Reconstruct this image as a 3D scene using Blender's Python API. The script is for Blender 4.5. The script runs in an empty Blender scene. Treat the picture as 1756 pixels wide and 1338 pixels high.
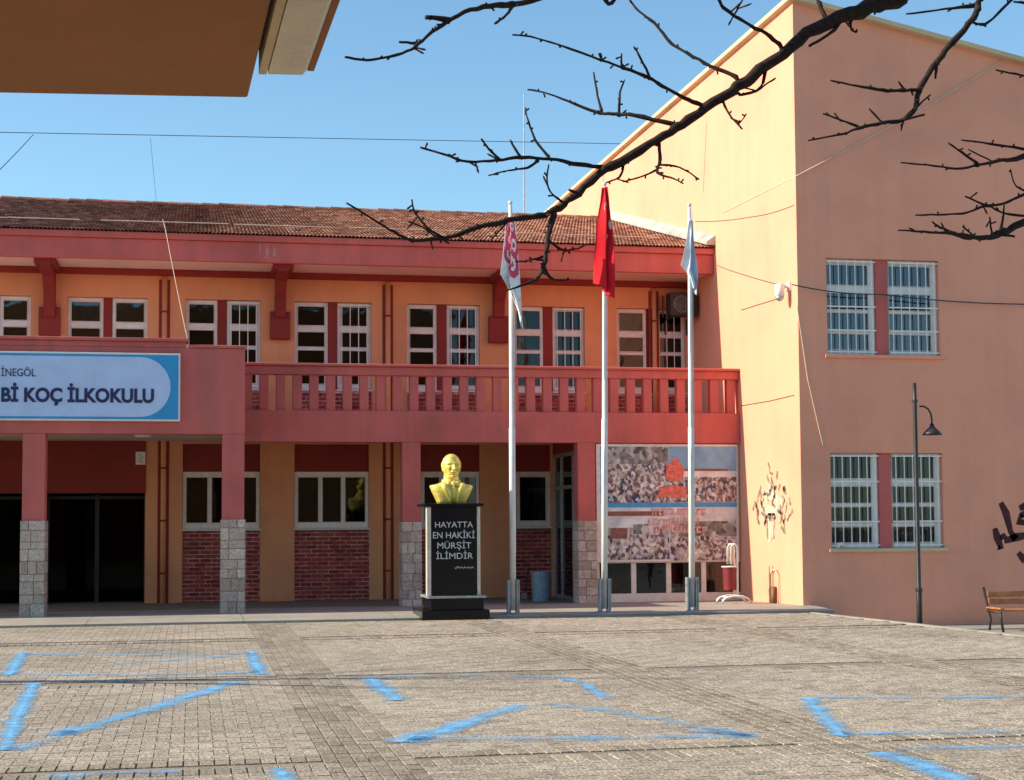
import bpy, bmesh, math, random
from mathutils import Vector, Matrix
R = random.Random(7)
scene = bpy.context.scene
COL = scene.collection

# ------------------------------------------------------------------ camera
F, CX, CY, H = 2700.0, 878.0, 733.0, 1.5
YAW, PITCH, ROLL = math.atan(548 / 2700), math.atan(0.06), 0.0068
r0 = Vector((math.cos(YAW), -math.sin(YAW), 0)); hh = Vector((math.sin(YAW), math.cos(YAW), 0)); zz = Vector((0, 0, 1))
FW = math.cos(PITCH) * hh + math.sin(PITCH) * zz
u0 = -math.sin(PITCH) * hh + math.cos(PITCH) * zz
RT = math.cos(ROLL) * r0 - math.sin(ROLL) * u0
UP = math.cos(ROLL) * u0 + math.sin(ROLL) * r0
cam = bpy.data.cameras.new('camera'); camo = bpy.data.objects.new('camera', cam); COL.objects.link(camo)
camo.matrix_world = Matrix(((RT.x, UP.x, -FW.x, 0), (RT.y, UP.y, -FW.y, 0), (RT.z, UP.z, -FW.z, H), (0, 0, 0, 1)))
cam.sensor_fit = 'HORIZONTAL'; cam.sensor_width = 36; cam.lens = 36 * F / 1756
cam.shift_y = (CY - 669) / 1756; cam.clip_end = 2000; cam.clip_start = 0.1
scene.camera = camo

# ------------------------------------------------------------------ light
SUN_EL = math.radians(31); DYDZ = 0.12
sz = math.sin(SUN_EL); sy = DYDZ * sz; sx = -math.sqrt(1 - sz * sz - sy * sy)
SUN = Vector((sx, sy, sz))                                    # towards the sun
world = bpy.data.worlds.new('World'); scene.world = world; world.use_nodes = True
wn = world.node_tree.nodes; wl = world.node_tree.links
sky = wn.new('ShaderNodeTexSky'); sky.sky_type = 'NISHITA'; sky.sun_disc = False
sky.sun_elevation = SUN_EL; sky.sun_rotation = math.atan2(SUN.x, SUN.y)
sky.air_density = 1.0; sky.dust_density = 0.3; sky.ozone_density = 2.2; sky.altitude = 100
wn['Background'].inputs['Strength'].default_value = 0.112
tintn = wn.new('ShaderNodeMix'); tintn.data_type = 'RGBA'; tintn.blend_type = 'MULTIPLY'; tintn.inputs[0].default_value = 1
tintn.inputs[7].default_value = (0.78, 0.95, 0.94, 1); wl.new(sky.outputs[0], tintn.inputs[6]); wl.new(tintn.outputs[2], wn['Background'].inputs[0])
sl = bpy.data.lights.new('sun', 'SUN'); sl.energy = 4.15; sl.angle = math.radians(0.55); sl.color = (1.0, 0.88, 0.66)
so = bpy.data.objects.new('sun', sl); COL.objects.link(so)
so.rotation_euler = SUN.to_track_quat('Z', 'Y').to_euler(); so.location = (-30, 10, 30)
vs = scene.view_settings; vs.view_transform = 'Standard'; vs.look = 'None'; vs.gamma = 1; vs.exposure = 0.92
vs.use_curve_mapping = False

# ------------------------------------------------------------------ pixel rays (metres from measurements of the photograph)
def ray(u, v): return FW * F + RT * (u - CX) + UP * (CY - v)
def onY(u, v, Y): d = ray(u, v); k = Y / d.y; return Vector((d.x * k, Y, H + d.z * k))
def onX(u, v, X): d = ray(u, v); k = X / d.x; return Vector((X, d.y * k, H + d.z * k))
def onZ(u, v, Z): d = ray(u, v); k = (Z - H) / d.z; return Vector((d.x * k, d.y * k, Z))
def XY(u, Y, v=760): return onY(u, v, Y).x
def ZY(u, v, Y): return onY(u, v, Y).z

# ------------------------------------------------------------------ materials
def srgb(h):
    h = h.lstrip('#'); o = []
    for i in (0, 2, 4):
        c = int(h[i:i + 2], 16) / 255
        o.append(c / 12.92 if c <= 0.04045 else ((c + 0.055) / 1.055) ** 2.4)
    return tuple(o) + (1,)
def mk(name):
    m = bpy.data.materials.new(name); m.use_nodes = True
    return m, m.node_tree.nodes, m.node_tree.links, m.node_tree.nodes['Principled BSDF']
def mixc(n, l, fac, a, b, mode='MIX'):
    x = n.new('ShaderNodeMix'); x.data_type = 'RGBA'; x.blend_type = mode
    if isinstance(fac, (int, float)): x.inputs[0].default_value = fac
    else: l.new(fac, x.inputs[0])
    for s, w in ((6, a), (7, b)):
        if isinstance(w, tuple): x.inputs[s].default_value = w
        else: l.new(w, x.inputs[s])
    return x.outputs[2]
def noise(n, l, vec, scale, detail=4, rough=0.6, stretch=None):
    t = n.new('ShaderNodeTexNoise'); t.inputs['Scale'].default_value = scale
    t.inputs['Detail'].default_value = detail; t.inputs['Roughness'].default_value = rough
    if stretch:
        mp = n.new('ShaderNodeMapping'); mp.inputs['Scale'].default_value = stretch; l.new(vec, mp.inputs[0]); vec = mp.outputs[0]
    l.new(vec, t.inputs['Vector']); return t.outputs['Fac']
def ramp(n, l, fac, stops):
    c = n.new('ShaderNodeValToRGB'); e = c.color_ramp.elements
    while len(e) < len(stops): e.new(0.5)
    for el, (p, col) in zip(e, stops): el.position = p; el.color = col
    l.new(fac, c.inputs[0]); return c.outputs[0]
def grey(v): return (v, v, v, 1)
def paint(name, col, rough=0.75, var=0.16, streak=0.18, bump=0.25, tint=None, spec=0.3, grain=60):
    """weathered painted plaster: cloudy tone, rain streaks, fine plaster grain"""
    m, n, l, b = mk(name)
    g = n.new('ShaderNodeNewGeometry'); p = g.outputs['Position']
    c = tuple(col[:3]) + (1,)
    dk = tuple(x * (1 - var * 1.6) for x in col[:3]) + (1,); lt = tuple(min(1, x * (1 + var)) for x in col[:3]) + (1,)
    big = noise(n, l, p, 0.55, 6, 0.62)
    base = ramp(n, l, big, [(0.3, dk), (0.5, c), (0.72, lt)])
    st = noise(n, l, p, 1.0, 5, 0.7, (3.2, 3.2, 0.16))
    sf = ramp(n, l, st, [(0.46, grey(0)), (0.75, grey(1))])
    mf = n.new('ShaderNodeMath'); mf.operation = 'MULTIPLY'; l.new(sf, mf.inputs[0]); mf.inputs[1].default_value = streak * 2.2
    tc = tint if tint else tuple(x * 0.62 for x in col[:3]) + (1,)
    base = mixc(n, l, mf.outputs[0], base, tc)
    fine = noise(n, l, p, grain, 3, 0.6)
    ff = ramp(n, l, fine, [(0.3, grey(0.9)), (0.7, grey(1.06))])
    base = mixc(n, l, 1.0, base, ff, 'MULTIPLY')
    l.new(base, b.inputs['Base Color'])
    b.inputs['Roughness'].default_value = rough; b.inputs['Specular IOR Level'].default_value = spec
    if bump:
        bp = n.new('ShaderNodeBump'); bp.inputs['Strength'].default_value = bump; bp.inputs['Distance'].default_value = 0.012
        mixn = n.new('ShaderNodeMath'); mixn.operation = 'ADD'; l.new(fine, mixn.inputs[0])
        l.new(noise(n, l, p, 4, 3), mixn.inputs[1]); l.new(mixn.outputs[0], bp.inputs['Height']); l.new(bp.outputs[0], b.inputs['Normal'])
    return m
def plain(name, col, rough=0.5, metal=0, spec=0.5, var=0.08, scale=9):
    m, n, l, b = mk(name)
    tc = n.new('ShaderNodeTexCoord')
    f = noise(n, l, tc.outputs['Object'], scale, 4, 0.65)
    dk = tuple(x * (1 - 2.2 * var) for x in col[:3]) + (1,); lt = tuple(min(1, x * (1 + var)) for x in col[:3]) + (1,)
    l.new(ramp(n, l, f, [(0.3, dk), (0.65, lt)]), b.inputs['Base Color'])
    b.inputs['Roughness'].default_value = rough; b.inputs['Metallic'].default_value = metal; b.inputs['Specular IOR Level'].default_value = spec
    return m
def glass_mat(name, tint, refl=0.10):
    m, n, l, b = mk(name); n.remove(b)
    o = n['Material Output']; tr = n.new('ShaderNodeBsdfTransparent'); tr.inputs[0].default_value = tint
    gl = n.new('ShaderNodeBsdfGlossy'); gl.inputs['Roughness'].default_value = 0.03; gl.inputs[0].default_value = (0.9, 0.95, 1, 1)
    g = n.new('ShaderNodeNewGeometry'); bp = n.new('ShaderNodeBump'); bp.inputs['Strength'].default_value = 0.12; bp.inputs['Distance'].default_value = 0.02
    l.new(noise(n, l, g.outputs['Position'], 2.2, 2), bp.inputs['Height']); l.new(bp.outputs[0], gl.inputs['Normal'])
    fr = n.new('ShaderNodeFresnel'); fr.inputs[0].default_value = 1.5
    ad = n.new('ShaderNodeMath'); ad.operation = 'ADD'; ad.inputs[1].default_value = refl; l.new(fr.outputs[0], ad.inputs[0])
    mx = n.new('ShaderNodeMixShader'); l.new(ad.outputs[0], mx.inputs[0]); l.new(tr.outputs[0], mx.inputs[1]); l.new(gl.outputs[0], mx.inputs[2])
    l.new(mx.outputs[0], o.inputs[0]); return m

M = {}
M['red'] = paint('red_paint', (0.60, 0.142, 0.125), var=0.15, streak=0.28, tint=(0.36, 0.12, 0.10, 1))
M['darkred'] = paint('dark_red_paint', (0.27, 0.035, 0.028), var=0.14, streak=0.1)
M['orange'] = paint('orange_paint', (0.76, 0.33, 0.16), var=0.12, streak=0.12, tint=(0.55, 0.22, 0.12, 1))
M['salmon'] = paint('salmon_paint', (0.88, 0.372, 0.240), var=0.075, streak=0.16, tint=(0.70, 0.315, 0.22, 1))
M['soffit'] = paint('soffit_plaster', (0.80, 0.62, 0.55), var=0.10, streak=0.05)
M['cream'] = paint('cream_trim', (0.66, 0.52, 0.33), var=0.12, streak=0.15)
M['gutter'] = paint('grey_beige_gutter', (0.80, 0.72, 0.60), var=0.12, streak=0.2)
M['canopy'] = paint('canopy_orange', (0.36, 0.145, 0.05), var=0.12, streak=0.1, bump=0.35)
M['white'] = plain('white_plastic', (0.80, 0.78, 0.74), 0.4, var=0.05)
M['white2'] = plain('aged_white_plastic', (0.76, 0.71, 0.65), 0.45, var=0.07)
M['bars'] = plain('white_iron_bars', (0.84, 0.83, 0.81), 0.5, var=0.06)
M['glass'] = glass_mat('window_glass', (0.34, 0.38, 0.40, 1), 0.0)
M['glassdark'] = glass_mat('dark_door_glass', (0.25, 0.25, 0.27, 1), -0.035)
M['glassblue'] = glass_mat('window_glass_bluish', (0.36, 0.44, 0.52, 1), 0.05)
M['dark'] = plain('dark_interior', (0.022, 0.02, 0.02), 0.9, spec=0.1)  # near-black colour stands in for the shade inside unlit rooms
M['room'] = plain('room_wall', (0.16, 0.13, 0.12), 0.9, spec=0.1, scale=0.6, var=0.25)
M['curtain'] = plain('pale_curtain', (0.42, 0.36, 0.30), 0.9, spec=0.1)
M['bluecurtain'] = plain('blue_curtain', (0.10, 0.17, 0.27), 0.9, spec=0.1)
M['blackstone'] = plain('black_granite', (0.006, 0.007, 0.010), 0.2, spec=0.3, var=0.3, scale=120)
M['steel'] = plain('galvanised_steel', (0.40, 0.45, 0.48), 0.42, 0.55, var=0.16)
M['pole'] = plain('white_painted_steel', (0.68, 0.68, 0.66), 0.4, var=0.08, scale=3)
M['blackiron'] = plain('black_painted_iron', (0.022, 0.02, 0.02), 0.5, var=0.2)
M['wood'] = plain('varnished_wood', (0.42, 0.17, 0.065), 0.5, var=0.22, scale=6)
M['cable'] = plain('dark_cable', (0.035, 0.045, 0.06), 0.7)
M['palecable'] = plain('pale_cable', (0.62, 0.50, 0.40), 0.7)
M['flash'] = plain('grey_flashing', (0.46, 0.44, 0.41), 0.6, var=0.18, scale=2)
M['bluegrey'] = plain('blue_grey_plastic', (0.22, 0.30, 0.36), 0.45, var=0.1)
M['binred'] = plain('bin_red', (0.20, 0.016, 0.022), 0.45)
M['black'] = plain('black_print', (0.012, 0.012, 0.014), 0.7)
M['navy'] = plain('navy_lettering', (0.018, 0.025, 0.10), 0.5, var=0.02)
M['signblue'] = plain('sign_blue', (0.035, 0.33, 0.68), 0.4, var=0.05, scale=2)
M['signpale'] = plain('sign_pale', (0.52, 0.66, 0.93), 0.4, var=0.05, scale=2)
M['silverletter'] = plain('silver_lettering', (0.62, 0.62, 0.60), 0.4, var=0.05)
M['flagred'] = plain('flag_red', (0.62, 0.012, 0.022), 0.8, spec=0.2)
M['flagwhite'] = plain('flag_white', (0.82, 0.82, 0.83), 0.85, spec=0.2)
M['flaggrey'] = plain('flag_pale_blue_grey', (0.46, 0.54, 0.66), 0.85, spec=0.2)
M['flagpink'] = plain('flag_pink_red', (0.66, 0.08, 0.16), 0.85, spec=0.2)
M['camwhite'] = plain('camera_white', (0.75, 0.76, 0.74), 0.35)
M['darkredspray'] = plain('dark_red_spray', (0.07, 0.012, 0.014), 0.8, var=0.3, scale=6)
M['greyspray'] = plain('grey_black_spray', (0.20, 0.16, 0.13), 0.8, var=0.35, scale=7)
M['palespray'] = plain('pale_spray', (0.76, 0.47, 0.36), 0.85, var=0.12, scale=5)
M['brownpipe'] = plain('brown_pipe', (0.20, 0.085, 0.04), 0.6)

def gold_mat():
    m, n, l, b = mk('gold_paint'); tc = n.new('ShaderNodeTexCoord')
    f = noise(n, l, tc.outputs['Object'], 14, 5)
    l.new(ramp(n, l, f, [(0.3, (0.70, 0.53, 0.09, 1)), (0.7, (0.88, 0.74, 0.20, 1))]), b.inputs['Base Color'])
    b.inputs['Metallic'].default_value = 0.25; b.inputs['Roughness'].default_value = 0.36
    return m
M['gold'] = gold_mat()
def beige_marble():
    m, n, l, b = mk('beige_marble'); tc = n.new('ShaderNodeTexCoord')
    f = noise(n, l, tc.outputs['Object'], 6, 6, 0.7)
    l.new(ramp(n, l, f, [(0.3, (0.52, 0.45, 0.37, 1)), (0.7, (0.72, 0.66, 0.56, 1))]), b.inputs['Base Color'])
    b.inputs['Roughness'].default_value = 0.3; return m
M['marble'] = beige_marble()
def attr_mat(name, stops, speck=0.25, stain=0.25, rough=0.85, scale=90, bump=0.3):
    """masonry pieces: each piece carries its own tone (attribute), plus speckle and dirt"""
    m, n, l, b = mk(name); g = n.new('ShaderNodeNewGeometry'); p = g.outputs['Position']
    a = n.new('ShaderNodeAttribute'); a.attribute_name = 'tone'
    base = ramp(n, l, a.outputs['Fac'], stops)
    f = noise(n, l, p, scale, 2, 0.7)
    base = mixc(n, l, 1.0, base, ramp(n, l, f, [(0.32, grey(1 - speck * 1.5)), (0.66, grey(1 + speck))]), 'MULTIPLY')
    s = noise(n, l, p, 0.42, 6, 0.68)
    base = mixc(n, l, 1.0, base, ramp(n, l, s, [(0.32, grey(1 - stain)), (0.6, grey(1.05))]), 'MULTIPLY')
    l.new(base, b.inputs['Base Color']); b.inputs['Roughness'].default_value = rough; b.inputs['Specular IOR Level'].default_value = 0.25
    bp = n.new('ShaderNodeBump'); bp.inputs['Strength'].default_value = bump; bp.inputs['Distance'].default_value = 0.004
    l.new(f, bp.inputs['Height']); l.new(bp.outputs[0], b.inputs['Normal'])
    return m
M['paver'] = attr_mat('paver_concrete', [(0.0, (0.20, 0.168, 0.135, 1)), (0.3, (0.30, 0.255, 0.205, 1)), (0.6, (0.39, 0.33, 0.268, 1)), (1.0, (0.475, 0.41, 0.345, 1))], 0.52, 0.24, scale=48)
M['brick'] = attr_mat('glazed_red_brick', [(0.0, (0.19, 0.022, 0.020, 1)), (0.5, (0.32, 0.040, 0.034, 1)), (1.0, (0.42, 0.065, 0.05, 1))], 0.15, 0.1, 0.55, 40)
M['mortar'] = plain('mortar', (0.56, 0.36, 0.31), 0.9, var=0.35, scale=5)
M['stone'] = attr_mat('split_stone', [(0.0, (0.42, 0.31, 0.25, 1)), (0.5, (0.54, 0.415, 0.345, 1)), (1.0, (0.63, 0.51, 0.43, 1))], 0.2, 0.12, 0.8, 26, 0.6)
M['tile'] = attr_mat('clay_roof_tile', [(0.0, (0.13, 0.05, 0.034, 1)), (0.5, (0.29, 0.115, 0.07, 1)), (1.0, (0.47, 0.26, 0.18, 1))], 0.3, 0.3, 0.8, 30)
def concrete():
    m, n, l, b = mk('platform_concrete'); p = n.new('ShaderNodeNewGeometry').outputs['Position']
    f = noise(n, l, p, 0.9, 8, 0.7)
    c = ramp(n, l, f, [(0.3, (0.24, 0.225, 0.20, 1)), (0.7, (0.39, 0.36, 0.315, 1))])
    f2 = noise(n, l, p, 60, 3)
    c = mixc(n, l, 1.0, c, ramp(n, l, f2, [(0.3, grey(0.86)), (0.7, grey(1.08))]), 'MULTIPLY')
    l.new(c, b.inputs['Base Color']); b.inputs['Roughness'].default_value = 0.8
    bp = n.new('ShaderNodeBump'); bp.inputs['Strength'].default_value = 0.25; bp.inputs['Distance'].default_value = 0.01
    l.new(f2, bp.inputs['Height']); l.new(bp.outputs[0], b.inputs['Normal']); return m
M['concrete'] = concrete()
def joint_sand():
    m, n, l, b = mk('joint_sand'); p = n.new('ShaderNodeNewGeometry').outputs['Position']
    l.new(ramp(n, l, noise(n, l, p, 3, 8, 0.7), [(0.3, (0.17, 0.14, 0.105, 1)), (0.7, (0.29, 0.24, 0.185, 1))]), b.inputs['Base Color'])
    b.inputs['Roughness'].default_value = 0.95; return m
M['sand'] = joint_sand()
def court_paint(name, cover, c0=(0.11, 0.37, 0.70, 1), c1=(0.20, 0.50, 0.82, 1)):
    """chalky blue playground paint, worn through to the pavers"""
    m, n, l, b = mk(name); p = n.new('ShaderNodeNewGeometry').outputs['Position']
    l.new(ramp(n, l, noise(n, l, p, 5, 4), [(0.3, c0), (0.7, c1)]), b.inputs['Base Color'])
    b.inputs['Roughness'].default_value = 0.75
    a = n.new('ShaderNodeAttribute'); a.attribute_name = 'tone'          # 1 in the stroke's middle, 0 at its edge
    f1 = noise(n, l, p, 34, 6, 0.8); f2 = noise(n, l, p, 3.0, 4, 0.7)
    s = n.new('ShaderNodeMath'); s.operation = 'ADD'; l.new(f1, s.inputs[0]); l.new(f2, s.inputs[1])
    e = n.new('ShaderNodeMath'); e.operation = 'MULTIPLY_ADD'; l.new(a.outputs['Fac'], e.inputs[0]); e.inputs[1].default_value = 0.42
    l.new(s.outputs[0], e.inputs[2])
    al = ramp(n, l, e.outputs[0], [(max(0.01, 0.5), grey(0)), (0.99, grey(1))])
    # threshold by cover
    mr = n.new('ShaderNodeMapRange'); mr.inputs['From Min'].default_value = 1.52 - cover; mr.inputs['From Max'].default_value = 1.98 - cover
    l.new(e.outputs[0], mr.inputs['Value']); l.new(mr.outputs[0], b.inputs['Alpha'])
    return m
M['bluestrong'] = court_paint('blue_paint', 0.52)
M['bluefaint'] = court_paint('blue_paint_worn', 0.30)
M['bluemid'] = court_paint('blue_paint_half_worn', 0.44)
M['stain'] = court_paint('lime_stain', 0.34, (0.55, 0.38, 0.36, 1), (0.66, 0.52, 0.5, 1))
def bark():
    m, n, l, b = mk('bark'); p = n.new('ShaderNodeNewGeometry').outputs['Position']
    f = noise(n, l, p, 30, 6, 0.7)
    l.new(ramp(n, l, f, [(0.3, (0.016, 0.011, 0.010, 1)), (0.7, (0.055, 0.038, 0.032, 1))]), b.inputs['Base Color'])
    b.inputs['Roughness'].default_value = 0.9; b.inputs['Specular IOR Level'].default_value = 0.15
    bp = n.new('ShaderNodeBump'); bp.inputs['Strength'].default_value = 0.6; bp.inputs['Distance'].default_value = 0.01
    l.new(f, bp.inputs['Height']); l.new(bp.outputs[0], b.inputs['Normal']); return m
M['bark'] = bark()

# ------------------------------------------------------------------ mesh helpers
class MB:
    def __init__(s): s.v = []; s.f = []; s.m = []; s.t = []; s.tone = []
    def add(s, vs, fs, mi=0, tone=None):
        o = len(s.v); s.v += [tuple(p) for p in vs]; s.f += [tuple(i + o for i in f) for f in fs]; s.m += [mi] * len(fs)
        s.tone += ([tone] * len(vs)) if not isinstance(tone, list) else tone
    def box(s, x0, x1, y0, y1, z0, z1, mi=0, tone=None):
        v = [(x, y, z) for z in (z0, z1) for y in (y0, y1) for x in (x0, x1)]
        s.add(v, [(0, 2, 3, 1), (4, 5, 7, 6), (0, 1, 5, 4), (2, 6, 7, 3), (0, 4, 6, 2), (1, 3, 7, 5)], mi, tone)
    def hexa(s, b4, t4, mi=0, tone=None):
        s.add(list(b4) + list(t4), [(3, 2, 1, 0), (4, 5, 6, 7), (0, 1, 5, 4), (1, 2, 6, 5), (2, 3, 7, 6), (3, 0, 4, 7)], mi, tone)
    def quad(s, a, b, c, d, mi=0, tone=None): s.add([a, b, c, d], [(0, 1, 2, 3)], mi, tone)
    def poly(s, pts, mi=0): s.add(pts, [tuple(range(len(pts)))], mi)
    def prism(s, pts, d, mi=0):
        n = len(pts); d = Vector(d); b = [tuple(Vector(p) + d) for p in pts]
        s.add(list(pts) + b, [tuple(range(n))[::-1], tuple(range(n, 2 * n))] + [(i, (i + 1) % n, n + (i + 1) % n, n + i) for i in range(n)], mi)
    def tube(s, pts, rad, n=8, mi=0, cap=True):
        pts = [Vector(p) for p in pts]
        if not isinstance(rad, (list, tuple)): rad = [rad] * len(pts)
        vs = []; ref = Vector((0.31, 0.17, 0.93))
        for i, p in enumerate(pts):
            t = (pts[min(i + 1, len(pts) - 1)] - pts[max(i - 1, 0)])
            t = t.normalized() if t.length > 1e-9 else Vector((0, 0, 1))
            if abs(t.dot(ref)) > 0.97: a = t.cross(Vector((1, 0, 0)))
            else: a = t.cross(ref)
            a.normalize(); b = t.cross(a)
            vs += [p + (a * math.cos(2 * math.pi * k / n) + b * math.sin(2 * math.pi * k / n)) * rad[i] for k in range(n)]
        fs = [(i * n + k, i * n + (k + 1) % n, (i + 1) * n + (k + 1) % n, (i + 1) * n + k) for i in range(len(pts) - 1) for k in range(n)]
        if cap: fs += [tuple(range(n))[::-1], tuple(range((len(pts) - 1) * n, len(pts) * n))]
        s.add(vs, fs, mi)
    def mesh(s, name, mats, smooth=False):
        me = bpy.data.meshes.new(name); me.from_pydata(s.v, [], s.f)
        for m in (mats if isinstance(mats, (list, tuple)) else [mats]): me.materials.append(m)
        me.polygons.foreach_set('material_index', s.m)
        if smooth: me.polygons.foreach_set('use_smooth', [True] * len(s.f))
        if any(t is not None for t in s.tone):
            at = me.attributes.new('tone', 'FLOAT', 'POINT'); at.data.foreach_set('value', [0.5 if t is None else t for t in s.tone])
        me.update(); return me
    def build(s, name, mats, parent=None, smooth=False, bevel=0, norm=True):
        me = s.mesh(name, mats, smooth)
        if norm:
            bm = bmesh.new(); bm.from_mesh(me); bmesh.ops.recalc_face_normals(bm, faces=bm.faces); bm.to_mesh(me); bm.free()
        o = put(name, me, parent)
        if bevel:
            b = o.modifiers.new('bevel', 'BEVEL'); b.width = bevel; b.segments = 2; b.limit_method = 'ANGLE'
        return o
def base_of(p):
    v = Vector((0, 0, 0))
    while p: v += p.location; p = p.parent
    return v
def put(name, me, parent=None):
    o = bpy.data.objects.new(name, me); COL.objects.link(o)
    if parent:
        o.parent = parent
        o.matrix_parent_inverse = Matrix.Translation(-base_of_root(parent)) if not parent.parent else Matrix.Identity(4)
        if parent.parent: o.matrix_parent_inverse = Matrix.Identity(4)
    return o
def base_of_root(p): return Vector(p.location)
def thing(name, label, cat, loc=(0, 0, 0), group=None):
    o = bpy.data.objects.new(name, None); COL.objects.link(o); o.location = loc; o.empty_display_size = 0.2
    o['label'] = label; o['category'] = cat
    if group: o['group'] = group
    return o
def tag(o, label, cat, group=None):
    o['label'] = label; o['category'] = cat
    if group: o['group'] = group
    return o
def struct(o, kind='structure'): o['kind'] = kind; return o
def box(name, m, parent, x0, x1, y0, y1, z0, z1, bevel=0.006):
    b = MB(); b.box(x0, x1, y0, y1, z0, z1); return b.build(name, m, parent, bevel=bevel)

def wall_front(b, x0, x1, z0, z1, holes, y, depth, mi=0, mr=0):
    """wall sheet facing -Y with rectangular openings and their reveals"""
    xs = sorted(set([x0, x1] + [min(max(c, x0), x1) for h in holes for c in h[:2]])); zs = sorted(set([z0, z1] + [min(max(c, z0), z1) for h in holes for c in h[2:4]]))
    for i in range(len(xs) - 1):
        for j in range(len(zs) - 1):
            cx = (xs[i] + xs[i + 1]) / 2; cz = (zs[j] + zs[j + 1]) / 2
            if any(h[0] < cx < h[1] and h[2] < cz < h[3] for h in holes): continue
            b.quad((xs[i], y, zs[j]), (xs[i + 1], y, zs[j]), (xs[i + 1], y, zs[j + 1]), (xs[i], y, zs[j + 1]), mi)
    for h in holes:
        a, c, e, g = h[:4]
        b.quad((a, y, e), (a, y + depth, e), (a, y + depth, g), (a, y, g), mr); b.quad((c, y, e), (c, y, g), (c, y + depth, g), (c, y + depth, e), mr)
        b.quad((a, y, g), (a, y + depth, g), (c, y + depth, g), (c, y, g), mr); b.quad((a, y, e), (c, y, e), (c, y + depth, e), (a, y + depth, e), mr)

def window(parent, x0, x1, z0, z1, y, rows, cols=1, grille=0, fr=0.055, jamb=None, glass='glass', curtain=None, mat='white', sill=True, hbars=(), gy=0.07):
    """PVC window at depth y: rows = [(z fraction from the top, to)] glass fields; children pane, sash, grille, sill, curtain"""
    b = MB(); w = x1 - x0; h = z1 - z0; jr = jamb or fr
    ix0, ix1 = x0 + fr, x1 - jr
    edges = [ix0 + (ix1 - ix0) * k / cols for k in range(cols + 1)]
    b.box(x0, ix0, y, y + 0.07, z0, z1); b.box(ix1, x1, y, y + 0.07, z0, z1)
    zc = z1
    for (a, c) in rows:
        b.box(ix0, ix1, y + 0.001, y + 0.069, z1 - a * h, zc); zc = z1 - c * h
    b.box(ix0, ix1, y + 0.001, y + 0.069, z0, zc)
    for e in edges[1:-1]:
        for (a, c) in rows: b.box(e - fr * 0.55, e + fr * 0.55, y + 0.002, y + 0.068, z1 - c * h, z1 - a * h)
    wo = b.build('window', M[mat], parent, bevel=0.006)
    for (a, c) in rows:
        for k in range(cols):
            pa = edges[k] + (fr * 0.55 if k else 0); pb = edges[k + 1] - (fr * 0.55 if k < cols - 1 else 0)
            p = MB(); p.box(pa + 0.001, pb - 0.001, y + 0.035, y + 0.041, z1 - c * h + 0.001, z1 - a * h - 0.001); p.build('pane', M[glass], wo)
            s = MB(); t = 0.013; q0, q1 = z1 - c * h, z1 - a * h
            s.box(pa + .002, pa + t, y - 0.012, y + 0.03, q0 + .002, q1 - .002); s.box(pb - t, pb - .002, y - 0.012, y + 0.03, q0 + .002, q1 - .002)
            s.box(pa + t, pb - t, y - 0.0115, y + 0.0295, q0 + .002, q0 + t); s.box(pa + t, pb - t, y - 0.0115, y + 0.0295, q1 - t, q1 - .002)
            s.build('sash', M['white2'], wo)
    if curtain:
        c = MB(); n = 26; cx0, cx1 = curtain[1], curtain[2]; X0 = x0 + w * cx0; X1 = x0 + w * cx1; ztop = z1 - 0.04; zbot = z1 - h * curtain[3]
        vs = []
        for k in range(n + 1):
            yy = y + 0.16 + 0.022 * math.sin(k * 1.9 + R.random()) ; xx = X0 + (X1 - X0) * k / n
            vs += [(xx, yy, ztop), (xx, yy, zbot)]
        c.add(vs, [(2 * k, 2 * k + 1, 2 * k + 3, 2 * k + 2) for k in range(n)]); c.build('curtain', M[curtain[0]], wo, smooth=True, norm=False)
    if grille:
        gb = MB(); g0 = y - gy
        for k in range(grille):
            xx = x0 + w * (k + 0.5) / grille
            gb.tube([(xx, g0, z0 + 0.02), (xx, g0, z1 - 0.02)], 0.0095, 6)
        for q in (0.03,) + tuple(hbars) + (0.97,):
            gb.box(x0 + 0.01, x1 - 0.01, g0 - 0.006, g0 + 0.006, z1 - q * h - 0.012, z1 - q * h + 0.012)
        for q in (0.03, 0.97):
            for xx in (x0 + 0.02, x1 - 0.02): gb.box(xx - .006, xx + .006, g0, y, z1 - q * h - 0.006, z1 - q * h + 0.006)
        gb.build('grille', M['bars'], wo)
    if sill:
        sb = MB(); sb.box(x0 - 0.02, x1 + 0.02, y - 0.13, y, z0 - 0.035, z0 - 0.001); sb.build('sill', M['white2'], wo, bevel=0.006)
    return wo

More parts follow.
